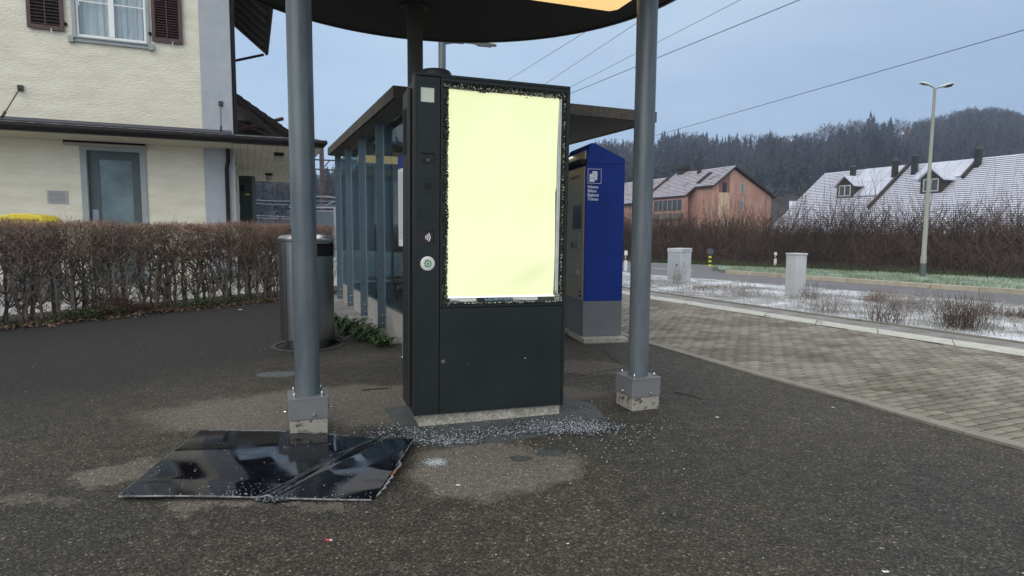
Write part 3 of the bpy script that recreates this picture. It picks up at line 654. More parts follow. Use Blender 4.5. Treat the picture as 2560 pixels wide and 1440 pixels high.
for j in range(gz):
    for i in range(gx): a = j*(gx+1)+i; f.append((a, a+1, a+gx+2, a+gx+1))
mb.add(v, f).obj('backlight_panel', lit_mat(), kiosk, smooth=True)
glow_w = mat('glow_white', (0.8, 0.82, 0.8), rough=0.5, emit=(0.92, 0.95, 0.88), estr=0.9)
MB().box(0.214, 0.984, 0.018, 0.026, 0.778, 0.788).obj('light_guide_edge', glow_w, kiosk)
MB().box(0.986, 0.992, 0.014, 0.03, 0.80, 2.12).box(0.998, 1.004, 0.012, 0.03, 0.78, 2.13).obj('diffuser_edge', mat('diffuser_grey', (0.35, 0.38, 0.38), (0.6, 0.62, 0.6), 5, rough=0.3, emit=(0.5, 0.55, 0.5), estr=0.25), kiosk)
MB().box(0.36, 0.78, 0.022, 0.03, 2.131, 2.137).obj('red_strip', mat('red_strip', (0.45, 0.12, 0.12), (0.5, 0.3, 0.25), 40, rough=0.5), kiosk)
MB().box(0.225, 0.30, 0.02, 0.032, 2.131, 2.142).box(0.30, 0.345, 0.014, 0.032, 2.129, 2.148).box(0.86, 0.93, 0.014, 0.032, 2.129, 2.146).obj('bracket', white_pl, kiosk)
MB().box(0.235, 0.42, 0.026, 0.040, 0.748, 0.776).box(0.68, 0.86, 0.026, 0.040, 0.746, 0.776).obj('cover_strip', white_pl, kiosk)
MB().box(0.25, 0.29, 0.02, 0.03, 0.762, 0.775).obj('connector', white_pl, kiosk)
MB().box(0.42, 0.475, 0.020, 0.042, 0.746, 0.776).obj('foam_block', mat('foam_brown', (0.03, 0.025, 0.02), rough=0.9), kiosk)
MB().box(0.475, 0.68, 0.028, 0.042, 0.750, 0.776).obj('circuit_board', mat('circuit_board', (0.03, 0.07, 0.10), (0.25, 0.32, 0.34), 130, 2, rough=0.4, ramp=(.45, .55)), kiosk)
cab = [(0.206, 0.018, 0.775), (0.25, 0.012, 0.757), (0.33, 0.010, 0.750), (0.42, 0.012, 0.751), (0.52, 0.012, 0.753), (0.62, 0.010, 0.760), (0.70, 0.010, 0.758), (0.80, 0.012, 0.752), (0.88, 0.012, 0.754)]
MB().tube(cab, 0.0026, 6).obj('cable', black, kiosk, smooth=True)
# crumbled safety-glass rim
def crumbs(n, sample, size, name, m, parent, squash=1.0):
    C = sample(n); N = len(C); s = size*(0.5+rng.random(N))
    base = np.array([(-1, -1, -1), (1, -1, -1), (1, 1, -1), (-1, 1, -1), (-1, -1, 1), (1, -1, 1), (1, 1, 1), (-1, 1, 1)], float)*0.5
    jit = base[None]*(0.6+0.8*rng.random((N, 8, 3)))
    q = rng.normal(size=(N, 4)); q /= np.linalg.norm(q, axis=1, keepdims=True); w, x, y, z = q.T
    Rr = np.stack([1-2*(y*y+z*z), 2*(x*y-z*w), 2*(x*z+y*w), 2*(x*y+z*w), 1-2*(x*x+z*z), 2*(y*z-x*w), 2*(x*z-y*w), 2*(y*z+x*w), 1-2*(x*x+y*y)], -1).reshape(N, 3, 3)
    Vv = np.einsum('nij,nkj->nki', Rr, jit)*s[:, None, None]; Vv[..., 2] *= squash
    Vv = (Vv+C[:, None]).reshape(-1, 3)
    fb = np.array([(0, 3, 2, 1), (4, 5, 6, 7), (0, 1, 5, 4), (1, 2, 6, 5), (2, 3, 7, 6), (3, 0, 4, 7)]); Ff = (fb[None]+8*np.arange(N)[:, None, None]).reshape(-1, 4)
    return link(name, np_mesh(name, Vv, Ff), m, parent, kind='stuff')
def crumb_mat(name, dark, light, thr, emit=0.0):
    m = bpy.data.materials.new(name); m.use_nodes = True; nt = m.node_tree; N = nt.nodes; L = nt.links; b = N['Principled BSDF']; b.inputs['Roughness'].default_value = 0.15
    g = N.new('ShaderNodeNewGeometry'); r = N.new('ShaderNodeValToRGB'); r.color_ramp.interpolation = 'LINEAR'
    r.color_ramp.elements[0].position = thr; r.color_ramp.elements[0].color = tuple(dark)+(1,); r.color_ramp.elements[1].position = min(1, thr+0.25); r.color_ramp.elements[1].color = tuple(light)+(1,)
    L.new(g.outputs['Random Per Island'], r.inputs[0]); L.new(r.outputs[0], b.inputs['Base Color'])
    return m
def wob(t, seed): return 0.5+0.5*math.sin(t*9+seed)*math.sin(t*23+seed*2)
def rim_dark(n):
    P_ = []
    for _ in range(n):
        e_ = rng.random(); t = rng.random()
        if e_ < 0.42: z_ = 0.74+t*1.42; x_ = 0.181+(0.030+0.008*wob(t, 1))*rng.random()
        elif e_ < 0.62: x_ = 0.182+t*0.85; z_ = 2.170-(0.006+0.026*wob(t, 2)*(t < .5)+0.018)*rng.random()
        elif e_ < 0.85: z_ = 0.74+t*1.42; x_ = 1.034-0.022*rng.random()
        else: x_ = 0.182+t*0.85; z_ = 0.733+0.016*rng.random()
        P_.append((x_, 0.002+0.006*rng.random(), z_))
    return np.array(P_)
def rim_light(n):
    P_ = []
    for _ in range(n):
        e_ = rng.random(); t = rng.random()
        if e_ < 0.30: x_ = 0.185+t*0.84; z_ = 2.146-0.012*wob(t, 2)+0.007*rng.normal()
        elif e_ < 0.45: z_ = 0.74+t*1.42; x_ = 0.209+0.003*rng.normal()
        elif e_ < 0.62: z_ = 0.74+t*1.4; x_ = 1.022+0.0025*rng.normal()
        elif e_ < 0.80: x_ = 0.20+t*0.82; z_ = 0.741+0.005*rng.random()
        else: x_ = 0.975+0.055*rng.random(); z_ = 0.745+0.05*rng.random()*rng.random()*(1.6)
        P_.append((x_, 0.000+0.004*rng.random(), z_))
    return np.array(P_)
crumbs(5200, rim_dark, 0.0058, 'glass_rim', crumb_mat('rim_glass', (0.006, 0.009, 0.008), (0.10, 0.12, 0.08), 0.72), kiosk)
crumbs(1300, rim_light, 0.0052, 'glass_crumbs', crumb_mat('bright_glass', (0.03, 0.035, 0.025), (0.50, 0.52, 0.42), 0.35), kiosk)
MB().lathe([(0.104, 0.0), (0.104, 0.052), (0.094, 0.068), (0.0, 0.072)], 32, (0.165, 0.17, KH-0.012)).obj('antenna_dome', black, kiosk, smooth=True)
MB().box(0.037, 1.045, 0.028, 0.34, -0.092, -0.004).obj('plinth', conc, kiosk, bevel=0.004)

# glass fragments on the ground
def shards_sample(n):
    P_ = []
    while len(P_) < n:
        k = rng.random()
        if k < 0.52: c = np.array([0.40, 4.03])+rng.normal(size=2)*np.array([0.17, 0.07])
        elif k < 0.74:
            t = rng.random(); c = np.array([-0.58, 3.83])*(1-t)+np.array([0.35, 4.05])*t+rng.normal(size=2)*np.array([0.06, 0.055])+np.array([0.0, -0.05])
        elif k < 0.84: c = np.array([-0.42, 3.72])+rng.normal(size=2)*np.array([0.09, 0.035])
        elif k < 0.92: c = np.array([0.5, 3.9])+rng.normal(size=2)*np.array([0.35, 0.3])
        else: c = np.array([-0.72, 3.92])+rng.normal(size=2)*np.array([0.14, 0.06])
        # keep out of the plinth
        l = np.array([(c[0]+0.636)*math.cos(KA)+(c[1]-3.975)*math.sin(KA), -(c[0]+0.636)*math.sin(KA)+(c[1]-3.975)*math.cos(KA)])
        if l[1] > 0.02 and -0.01 < l[0] < 1.06: continue
        P_.append((c[0], c[1], 0.009))
    return np.array(P_)
M_SH = crumb_mat('glass_granules', (0.04, 0.05, 0.06), (0.55, 0.58, 0.62), 0.62)
o = crumbs(8200, shards_sample, 0.0046, 'glass_fragments', M_SH, None, 0.7)
tag(o, 'scattered crumbs of broken safety glass round the kiosk foot', 'broken glass')
# white scuffs of powdered glass
def powder(n):
    P_ = []
    for _ in range(n):
        k = rng.random()
        if k < .5: P_.append((-.426+rng.normal()*.032, 3.383+rng.normal()*.030, .0035))
        elif k < .75: t = rng.random(); P_.append((-.40+.05*t+rng.normal()*.006, 3.66+.13*t, .0062))
        else: P_.append((-.47+.26*rng.random(), 3.70+.03*int(rng.integers(0, 3))+rng.normal()*.004, .0062))
    return np.array(P_)
o = crumbs(1100, powder, 0.0034, 'powdered_glass', mat('glass_powder', (0.5, 0.56, 0.58), rough=0.8), None, 0.3); tag(o, 'two whitish smears of powdered glass on the asphalt', 'broken glass')

# ---------------------------------------------------------------- broken screen sheet on the ground
bs = empty('broken_screen', (-1.25, 3.35, 0), label='large black broken screen pane lying bent on the asphalt', cat='broken screen')
OX, OY = -1.25, 3.35
def lerp(a, b, t): return (a[0]+(b[0]-a[0])*t, a[1]+(b[1]-a[1])*t)
def bez(pts, t):
    d = np.linspace(0, 1, len(pts)); return (np.interp(t, d, [p[0] for p in pts]), np.interp(t, d, [p[1] for p in pts]))
lf = [(-1.885, 2.872), (-1.905, 3.06), (-1.915, 3.30), (-1.93, 3.52), (-1.997, 3.865)]
rg = [(-0.67, 2.88), (-0.64, 3.00), (-0.615, 3.13), (-0.595, 3.42), (-0.592, 3.68)]
topl = lambda u: 3.865-0.185*u*u**0.2; NU, NV = 60, 40
def panel_pt(u, w):
    a = bez(lf, w); b_ = bez(rg, w); x_, y_ = lerp(a, b_, u)
    y_ += w*(1-w)*0.0
    yt = 3.865+(3.69-3.865)*max(0, (u-0.35)/0.65) if u > 0.35 else 3.865
    y_ += (yt-(a[1]+(b_[1]-a[1])*u if w > .9999 else yt-(yt-lerp(bez(lf, 1), bez(rg, 1), u)[1])))*w**3
    # fold line from (-1.137,2.97) to (-0.82,3.70)
    p = Vector((x_, y_)); A = Vector((-1.16, 2.90)); B = Vector((-0.82, 3.70)); d = (B-A).normalized(); side = d.x*(p.y-A.y)-d.y*(p.x-A.x)
    z = 0.012+0.014*max(0, 1-abs(side)/0.035)+0.008*(1-w)**2*math.sin(u*4.1+.6)+0.020*math.exp(-(u/.30)**2)*(w*(1-w))*2.4
    z += 0.014*max(0, math.sin((w-.28)*4.4))*(1-.5*u)
    if side < 0: z += 0.035*min(1, -side/0.28)*math.sin(w*2.4)
    return (x_-OX, y_-OY, z)
def sheet(off, thick):
    mb = MB(); g = [[panel_pt(i/NU, j/NV) for i in range(NU+1)] for j in range(NV+1)]
    v = [(p[0], p[1], p[2]+off) for r_ in g for p in r_]+[(p[0], p[1], p[2]+off-thick) for r_ in g for p in r_]; n = (NU+1)*(NV+1); W = NU+1
    f = [(j*W+i, j*W+i+1, (j+1)*W+i+1, (j+1)*W+i) for j in range(NV) for i in range(NU)]; f += [(n+q[3], n+q[2], n+q[1], n+q[0]) for q in f]
    bd = [i for i in range(NU)]+[]; ring = [i for i in range(W)]+[j*W+NU for j in range(1, NV+1)]+[NV*W+i for i in range(NU-1, -1, -1)]+[j*W for j in range(NV-1, 0, -1)]
    for k in range(len(ring)): a, b = ring[k], ring[(k+1) % len(ring)]; f.append((b, a, n+a, n+b))
    mb.add(v, f); return mb
def scr_mat():
    m = mat('screen_glass_black', (0.003, 0.004, 0.006), (0.007, 0.009, 0.014), 3, rough=0.05, spec=0.32, coat=0.0)
    nt = m.node_tree; N = nt.nodes; L = nt.links; b = N['Principled BSDF']
    tc = N.new('ShaderNodeTexCoord'); n = N.new('ShaderNodeTexNoise'); n.inputs['Scale'].default_value = 1.8; n.inputs['Detail'].default_value = 1; L.new(tc.outputs['Object'], n.inputs['Vector'])
    n2 = N.new('ShaderNodeTexNoise'); n2.inputs['Scale'].default_value = 6; n2.inputs['Detail'].default_value = 6; L.new(tc.outputs['Object'], n2.inputs['Vector'])
    r = N.new('ShaderNodeMapRange'); r.inputs['From Min'].default_value = .45; r.inputs['From Max'].default_value = .7; r.inputs['To Min'].default_value = 0.04; r.inputs['To Max'].default_value = 0.16; L.new(n2.outputs[0], r.inputs[0]); L.new(r.outputs[0], b.inputs['Roughness'])
    bp = N.new('ShaderNodeBump'); bp.inputs['Strength'].default_value = 0.05; bp.inputs['Distance'].default_value = 0.03; L.new(n.outputs[0], bp.inputs['Height']); L.new(bp.outputs[0], b.inputs['Normal'])
    return m
sheet(0.006, 0.007).obj('glass_pane', scr_mat(), bs, smooth=True)
M_TRIM = mat('edge_trim', (0.22, 0.225, 0.235), (0.08, 0.08, 0.085), 30, rough=0.5, ramp=(.45, .6))
def edge_tube(pts, r_, name, m_): MB().tube(pts, r_, 6).obj(name, m_, bs, smooth=True)
edge_tube([Vector(panel_pt(u, 0))+Vector((0, -0.003, 0.003)) for u in np.linspace(0, 1, 40)], 0.0045, 'front_edge_trim', M_TRIM)
edge_tube([Vector(panel_pt(0, w))+Vector((-0.002, 0, 0.005)) for w in np.linspace(0, 1, 24)], 0.0022, 'left_edge_trim', M_TRIM)
edge_tube([Vector(panel_pt(u, 1))+Vector((0, 0.002, 0.007)) for u in np.linspace(0.04, 0.40, 16)], 0.0026, 'back_edge_trim', M_TRIM)
edge_tube([Vector(panel_pt(1, w))+Vector((0.002, 0, 0.006)) for w in np.linspace(0.55, 0.97, 12)], 0.0028, 'right_edge_trim', M_TRIM)
fold = []
for t in np.linspace(0, 1, 30):
    x_, y_ = -1.125+t*0.30+0.012*math.sin(t*7), 3.0+t*0.69
    y_ = min(y_, 3.70); fold.append((x_-OX, y_-OY, 0.036+0.006*math.sin(t*9)))
MB().tube(fold, [0.002+0.004*math.sin(math.pi*min(1, t*1.1)) for t in np.linspace(0, 1, 30)], 5).obj('crack', mat('fold_edge', (0.10, 0.09, 0.07), (0.02, 0.02, 0.02), 40, rough=0.5), bs)
M_TAB = mat('foam_tab_green', (0.06, 0.12, 0.10), (0.10, 0.17, 0.15), 20, rough=0.8)
for k, u in enumerate(list(np.linspace(0.03, 0.98, 17))):
    p = panel_pt(u, 1); MB().box(-0.022, 0.022, -0.002, 0.016, -0.006, 0.004).obj('foam_tab', M_TAB if k % 3 else black, bs, loc=(p[0], p[1]+0.002, p[2]+0.003))
# torn right edge layers
for k in range(6):
    w = 0.05+0.09*k; p = Vector(panel_pt(1, w)); q = Vector(panel_pt(1, w+0.10))
    MB().tube([p+Vector((0.01, 0, 0.003)), (p+q)/2+Vector((0.016+0.01*rng.random(), 0, 0.010)), q+Vector((0.008, 0, 0.005))], [0.003, 0.008, 0.003], 5).obj('torn_layer', M_TRIM if k != 4 else mat('torn_orange', (0.30, 0.10, 0.03), rough=.6), bs)
def pshard(n):
    P_ = []
    for _ in range(n):
        u = rng.random(); w = rng.random()**1.9
        if rng.random() < .25: u = 0.45+rng.normal()*.05; w = abs(rng.normal()*.12)
        p = panel_pt(min(1, max(0, u)), min(1, w)); P_.append((p[0], p[1], p[2]+0.0075))
    return np.array(P_)
crumbs(520, pshard, 0.0030, 'glass_specks', M_SH, bs, 0.6)
def clump(n):
    return np.c_[rng.normal(-1.14-OX, 0.035, n), rng.normal(2.868-OY, 0.014, n), 0.006+0.012*rng.random(n)]
crumbs(130, clump, 0.009, 'crumbled_corner', crumb_mat('crumbled_dark', (0.03, 0.035, 0.04), (0.25, 0.27, 0.3), 0.6), bs)

# ---------------------------------------------------------------- waste bin
bn = empty('waste_bin', (-2.31, 6.93, 0), label='round brushed steel waste bin standing behind the left canopy post', cat='waste bin')
br_ = 0.292
mb = MB(); n = 64
a0, a1 = R(-55), R(10)
def wallring(mb, z0, z1, skip):
    for j in range(n):
        t0, t1 = 2*math.pi*j/n, 2*math.pi*(j+1)/n; tm = (t0+t1)/2; tm = tm-2*math.pi if tm > math.pi else tm
        if skip and a0 < tm < a1: continue
        mb.add([(br_*math.cos(t0), br_*math.sin(t0), z0), (br_*math.cos(t1), br_*math.sin(t1), z0), (br_*math.cos(t1), br_*math.sin(t1), z1), (br_*math.cos(t0), br_*math.sin(t0), z1)], [(0, 1, 2, 3)])
wallring(mb, 0.10, 1.02, 0); wallring(mb, 1.02, 1.160, 1); wallring(mb, 1.16, 1.175, 0); mb.obj('body', steel_br, bn, smooth=True)
MB().lathe([(br_-0.02, 0.11), (br_-0.02, 1.19)], 48).obj('liner', gap_m, bn, smooth=True)
MB().lathe([(br_+.004, 1.175), (br_+.007, 1.18), (br_+.007, 1.215), (br_*0.9, 1.245), (br_*.5, 1.256), (0.01, 1.26)], 48).obj('lid', steel_lid, bn, smooth=True)
MB().lathe([(0.235, 0.0), (0.235, 0.10)], 32).obj('base', steel_br, bn, smooth=True)
a_ = R(-118); MB().box(br_*math.cos(a_)-.002, br_*math.cos(a_)+.002, br_*math.sin(a_)-.003, br_*math.sin(a_)+.001, 0.12, 1.17).obj('door_seam', gap_m, bn)
mb = MB(); n = 40
for r_, z in ((0.40, 0.003), (0.40, 0.010), (0.35, 0.010), (0.35, 0.003)):
    for j in range(n): mb.v.append((-2.31+r_*math.cos(2*math.pi*j/n), 6.93+r_*math.sin(2*math.pi*j/n), z))
for k in range(3):
    for j in range(n): mb.f.append((k*n+j, k*n+(j+1) % n, (k+1)*n+(j+1) % n, (k+1)*n+j))
mb.obj('ground_ring', mat('ring_concrete', (0.06, 0.056, 0.048), rough=0.95), kind='structure')

# ---------------------------------------------------------------- waiting shelter
SX, SY = -1.305, 7.14
sh = empty('waiting_shelter', (SX, SY, 0), R(23.5), label='open bus-stop style waiting shelter with flat concrete roof, steel fins and glass', cat='shelter')
M_SHR = mat('shelter_roof_concrete', (0.055, 0.048, 0.038), (0.085, 0.075, 0.062), 6, 6, rough=0.9, bump=0.3, bscale=50, fine=0.3, fscale=60)
M_SHB = mat('shelter_soffit', (0.10, 0.095, 0.085), (0.13, 0.125, 0.11), 3, rough=0.85, stretch=(1, 10, 1))
M_FIN = mat('fin_steel', (0.065, 0.10, 0.13), (0.085, 0.125, 0.155), 2, rough=0.5, stretch=(3, 3, .5))
M_FINL = mat('fin_flange', (0.15, 0.20, 0.24), (0.19, 0.24, 0.28), 3, rough=0.4)
MB().box(-0.20, 3.06, -0.66, 4.66, 2.655, 2.78).obj('roof', M_SHR, sh)
MB().box(-0.16, 2.92, -0.62, 4.62, 2.645, 2.654).obj('soffit', M_SHB, sh)
M_SG = glass('shelter_glass', (0.66, 0.74, 0.75), base=0.25)
ys = [-0.78, 0.84, 2.10, 3.36, 4.56]
for k, y_ in enumerate(ys):
    c = MB().box(-0.090, 0.0, y_-.008, y_+.008, 0.05, 2.645).obj('column', M_FIN, sh)
    MB().box(0.0, 0.010, y_-.03, y_+.03, 0.05, 2.645).obj('flange', M_FINL, c)
    for z_ in (0.55, 0.85, 1.30, 1.75, 2.25):
        mb = MB(); bolt(mb, (-0.06, y_-.008, z_), (0, -1, 0), 0.009, 0.014); mb.obj('bolt', galv_dk, c)
    for z_ in (0.12, 0.23):
        mb = MB(); bolt(mb, (-0.002, y_-.03, z_), (-1, 0, 0), 0.009, 0.04); mb.obj('bolt', chrome, c)
for k in range(4):
    y0, y1 = ys[k]+.012, ys[k+1]-.012
    MB().box(0.014, 0.022, y0, y1, 0.36, 2.60).obj('glass_pane', M_SG, sh)
    MB().box(0.012, 0.07, y0, y1, -0.02, 0.345).obj('plinth_panel', mat('pale_plinth', (0.30, 0.29, 0.27), (0.38, 0.365, 0.34), 5, rough=.9, fine=.1), sh)
    MB().box(0.008, 0.026, y0, y1, 0.345, 0.362).obj('glass_rail', M_FIN, sh)
# far wall and right-hand wall
for k in range(3):
    x0, x1 = 0.03+k*0.95, 0.95+k*0.95
    MB().box(x0, x1, 4.58, 4.588, 0.36, 2.6).obj('glass_pane', M_SG, sh); MB().box(x0, x1, 4.56, 4.62, -0.02, 0.345).obj('plinth_panel', conc, sh)
for x_ in (0.0, 0.95, 1.9, 2.85): MB().box(x_-.03, x_+.03, 4.63, 4.65, 0.05, 2.645).obj('column', M_FIN, sh)
for y_ in (2.2, 3.4): MB().box(2.84, 2.90, y_-.03, y_+.03, 0, 2.645).obj('column', M_FIN, sh)
MB().box(1.35, 1.43, 0.55, 0.63, 0, 2.645).obj('column', M_FIN, sh)
MB().box(0.4, 2.2, 4.1, 4.5, 0.42, 0.46).obj('bench_seat', mat('bench_wood', (0.2, 0.13, 0.07), rough=.7), sh)
for x_ in (0.6, 2.0): MB().box(x_, x_+.05, 4.15, 4.45, 0, 0.42).obj('bench_leg', galv_dk, sh)
MB().box(0.25, 2.5, 2.0, 2.02, 2.54, 2.645).obj('cross_beam', M_FIN, sh)
sl = empty('shelter_lamp', (SX, SY, 0), R(23.5), label='glowing yellow strip light hanging under the shelter roof', cat='lamp')
MB().box(0.12, 2.6, 3.32, 3.46, 2.43, 2.54).obj('lamp_cover', lampm, sl, bevel=.01)
MB().box(0.3, 0.34, 3.37, 3.41, 2.542, 2.643).box(2.2, 2.24, 3.37, 3.41, 2.542, 2.643).obj('lamp_bracket', galv_dk, sl)
nb = empty('timetable_poster', (SX, SY, 0), R(23.5), label='narrow white timetable sheet with blue header on the shelter glass', cat='poster')
MB().box(0.000, 0.012, -0.50, 0.02, 1.13, 2.15).obj('sheet', white_print, nb)
MB().box(-0.002, 0.0, -0.50, 0.02, 2.0, 2.15).obj('header', blue_p, nb)
mb = MB()
for k in range(34): mb.box(-0.0012, 0.0, -0.2-0.22*rng.random(), 0.0, 1.22+k*0.022, 1.224+k*0.022)
mb.obj('printed_lines', grey_print, nb)

# ---------------------------------------------------------------- ticket machine
tm = empty('ticket_machine', (0.85, 7.332, 0.055), R(12), label='blue and grey ticket vending machine with slanted hood beside the shelter', cat='ticket machine')
TW, TD = 0.492, 0.80
MB().box(0, TW, 0, TD, 0.0, 0.425).obj('base', grey_p, tm, bevel=0.003)
MB().box(0.012, TW, 0.0, TD, 0.427, 2.045).obj('body', blue_p, tm, bevel=0.003)
MB().prism([(0.02, 2.047), (TW, 2.047), (TW, 2.115), (0.115, 2.285), (0.075, 2.29), (0.05, 2.27), (0.02, 2.13)], 0, TD, Matrix(((1, 0, 0, 0), (0, 0, 1, 0), (0, 1, 0, 0), (0, 0, 0, 1)))).obj('hood', blue_p, tm, bevel=0.003)
MB().box(-0.06, 0.02, 0.0, TD, 2.047, 2.10).obj('canopy_lip', gap_m, tm)
MB().box(-0.03, -0.012, 0.45, 0.72, 2.165, 2.18).obj('hood_light', glow_w, tm)
MB().box(0.002, 0.019, 0.03, 0.72, 2.10, 2.20).obj('hood_plate', beige_st, tm)
fp = MB().box(-0.004, 0.012, 0.035, TD-.03, 0.43, 2.02).obj('front_plate', beige_st, tm)
MB().box(-0.010, -0.003, 0.12, 0.44, 1.29, 1.57).obj('touch_screen', mat('dark_screen', (0.01, 0.014, 0.016), rough=.15), tm)
MB().box(-0.012, -0.003, 0.16, 0.30, 1.17, 1.25).obj('coin_slot', mat('slot_steel', (0.4, 0.4, 0.38), rough=.3, metal=.9), tm)
MB().box(-0.03, -0.003, 0.13, 0.36, 1.06, 1.12).obj('card_slot', mat('slot_steel2', (0.3, 0.3, 0.28), rough=.3, metal=.9), tm)
MB().box(-0.014, -0.003, 0.42, 0.48, 1.05, 1.12).obj('banknote_slot', mat('red_slot', (0.12, 0.02, 0.015), rough=.5), tm)
MB().box(-0.045, -0.003, 0.15, 0.48, 0.735, 0.80).obj('delivery_tray', mat('slot_steel3', (0.36, 0.36, 0.34), rough=.3, metal=.8), tm)
MB().box(-0.0055, -0.0035, 0.07, 0.16, 0.47, 0.545).obj('sticker', blue_p, tm)
MB().box(-0.0065, -0.0055, 0.10, 0.13, 0.495, 0.52).obj('sticker_mark', white_print, tm)
MB().box(-0.0062, -0.0052, 0.10, 0.13, 1.42, 1.44)
# writing on the blue side (faces -y): pictogram and four words
Mt = lambda x_, z_: Matrix.Translation((x_, -0.0015, z_)) @ Matrix.Rotation(R(90), 4, 'X')
pg = MB(); t_ = 0.0035; X0, X1, Z0, Z1 = 0.030, 0.198, 1.875-.055, 2.045-.055-.0
def ringrect(mb, a, b, c, d, t, y0, y1):
    mb.box(a, b, y0, y1, c, c+t).box(a, b, y0, y1, d-t, d).box(a, a+t, y0, y1, c+t, d-t).box(b-t, b, y0, y1, c+t, d-t)
ringrect(pg, X0, X1, Z0, Z1, 0.004, -0.003, 0.0)
pic = pg.obj('pictogram_frame', white_print, tm)
MB().prism([(0.085, 1.862), (0.147, 1.862), (0.147, 1.962), (0.098, 1.962), (0.085, 1.962)], 0.001, 0.0022, Matrix.Rotation(R(90), 4, 'X')).obj('ticket_symbol', white_print, pic)
MB().box(0.048, 0.120, -0.0034, -0.0024, 1.833, 1.935).obj('ticket_gap', blue_p, pic)
MB().box(0.052, 0.115, -0.0048, -0.0035, 1.838, 1.931).obj('ticket_symbol', white_print, pic)
MB().box(0.062, 0.105, -0.0056, -0.0049, 1.886, 1.889).box(0.062, 0.105, -0.0056, -0.0049, 1.878, 1.881).box(0.098, 0.103, -0.0056, -0.0049, 1.905, 1.918).obj('ticket_lines', blue_p, pic)
for k, s in enumerate(('Billette', 'Billets', 'Biglietti', 'Tickets')):
    text_mesh('lettering', s, 0.0465, white_print, tm, Mt(0.030, 1.765-k*0.0475), bold=0.0006)
text_mesh('lettering', 'SBB CFF FFS', 0.050, grey_print, tm, Matrix.Translation((-0.0052, 0.46, 1.90)) @ Matrix.Rotation(R(-90), 4, 'Z') @ Matrix.Rotation(R(90), 4, 'X'), bold=0.0015)
MB().box(-0.0055, -0.0045, 0.48, 0.56, 1.895, 1.935).obj('logo_plate', grey_print, tm)
pls = MB(); pls.box(-.035, 0.52, -0.16, 0.5, -0.06, -0.002); o = pls.obj('concrete_slab', conc, loc=(0.85, 7.332, 0.055), rot=R(12)); tag(o, 'flat weathered concrete slab under the ticket machine', 'slab')

# ---------------------------------------------------------------- station building
HC = (-6.93, 15.5)
ho = empty('station_building', (HC[0], HC[1], 0), R(DEG), label='cream rendered old station building with grey corner and maroon shutters', cat='building')
def stucco(name, c, c2, sc=3.2, bump=0.9):
    return mat(name, c, c2, 1.2, 4, rough=0.92, bump=bump, bscale=sc, stretch=(1.0, 1.0, 3.6), bdist=0.05, fine=0.05, fscale=60)
M_WALL = stucco('cream_render', (0.66, 0.625, 0.51), (0.77, 0.74, 0.63), 11, 0.5)
M_QUO = mat('grey_render', (0.36, 0.39, 0.43), (0.41, 0.44, 0.47), 3, rough=.95, bump=0.6, bscale=34, bdist=0.02)
M_FRM = mat('grey_wood_trim', (0.27, 0.31, 0.32), (0.33, 0.37, 0.38), 4, rough=.6)
M_WIN = mat('white_window', (0.80, 0.82, 0.80), (0.74, 0.77, 0.76), 5, rough=.45)
M_SHUT = mat('maroon_shutter', (0.062, 0.030, 0.030), (0.078, 0.040, 0.038), 5, rough=.55)
M_CURT = mat('curtain', (0.66, 0.68, 0.68), (0.80, 0.81, 0.80), 2.0, 5, rough=.9, stretch=(6, 6, .6), bump=.3, bscale=8)
M_WGL = glass('window_glass', (0.92, 0.95, 0.96), base=0.10)
M_WOODD = mat('dark_timber', (0.014, 0.010, 0.009), (0.025, 0.017, 0.014), 4, rough=.8)
M_TILE = mat('dark_roof_tile', (0.022, 0.014, 0.013), (0.036, 0.024, 0.021), 4, rough=.85)
M_SOFB = mat('cream_boards', (0.40, 0.38, 0.28), (0.46, 0.43, 0.32), 2, rough=.7)
M_GUT = mat('dark_gutter', (0.008, 0.007, 0.007), (0.014, 0.012, 0.012), 5, rough=.6, spec=.25)
HD_ = 10.6; HH = 9.3
wh = [(-3.16, -1.69, 5.55, 7.35), (-9.6, -8.2, 5.55, 7.35)]
wall_holes(-14, 0, -0.1, HH, wh+[(-3.05, -1.99, 0.0, 3.10)], 0.0, 0.24).obj('wall', M_WALL, ho)
MB().box(-14, 0, HD_-.3, HD_, -0.1, HH).box(-14, -13.75, 0.24, HD_-.3, -0.1, HH).box(-0.25, 0, 0.24, HD_-.3, -0.1, HH).box(-13.7, -.26, .24, HD_-.3, 3.2, 3.4).obj('side_walls', M_WALL, ho)
MB().box(-0.64, 0.03, -0.03, 0.0, -0.1, HH-.02).box(0.0, 0.03, 0.0, 0.62, -0.1, HH-.02).obj('corner_pilaster', M_QUO, ho)
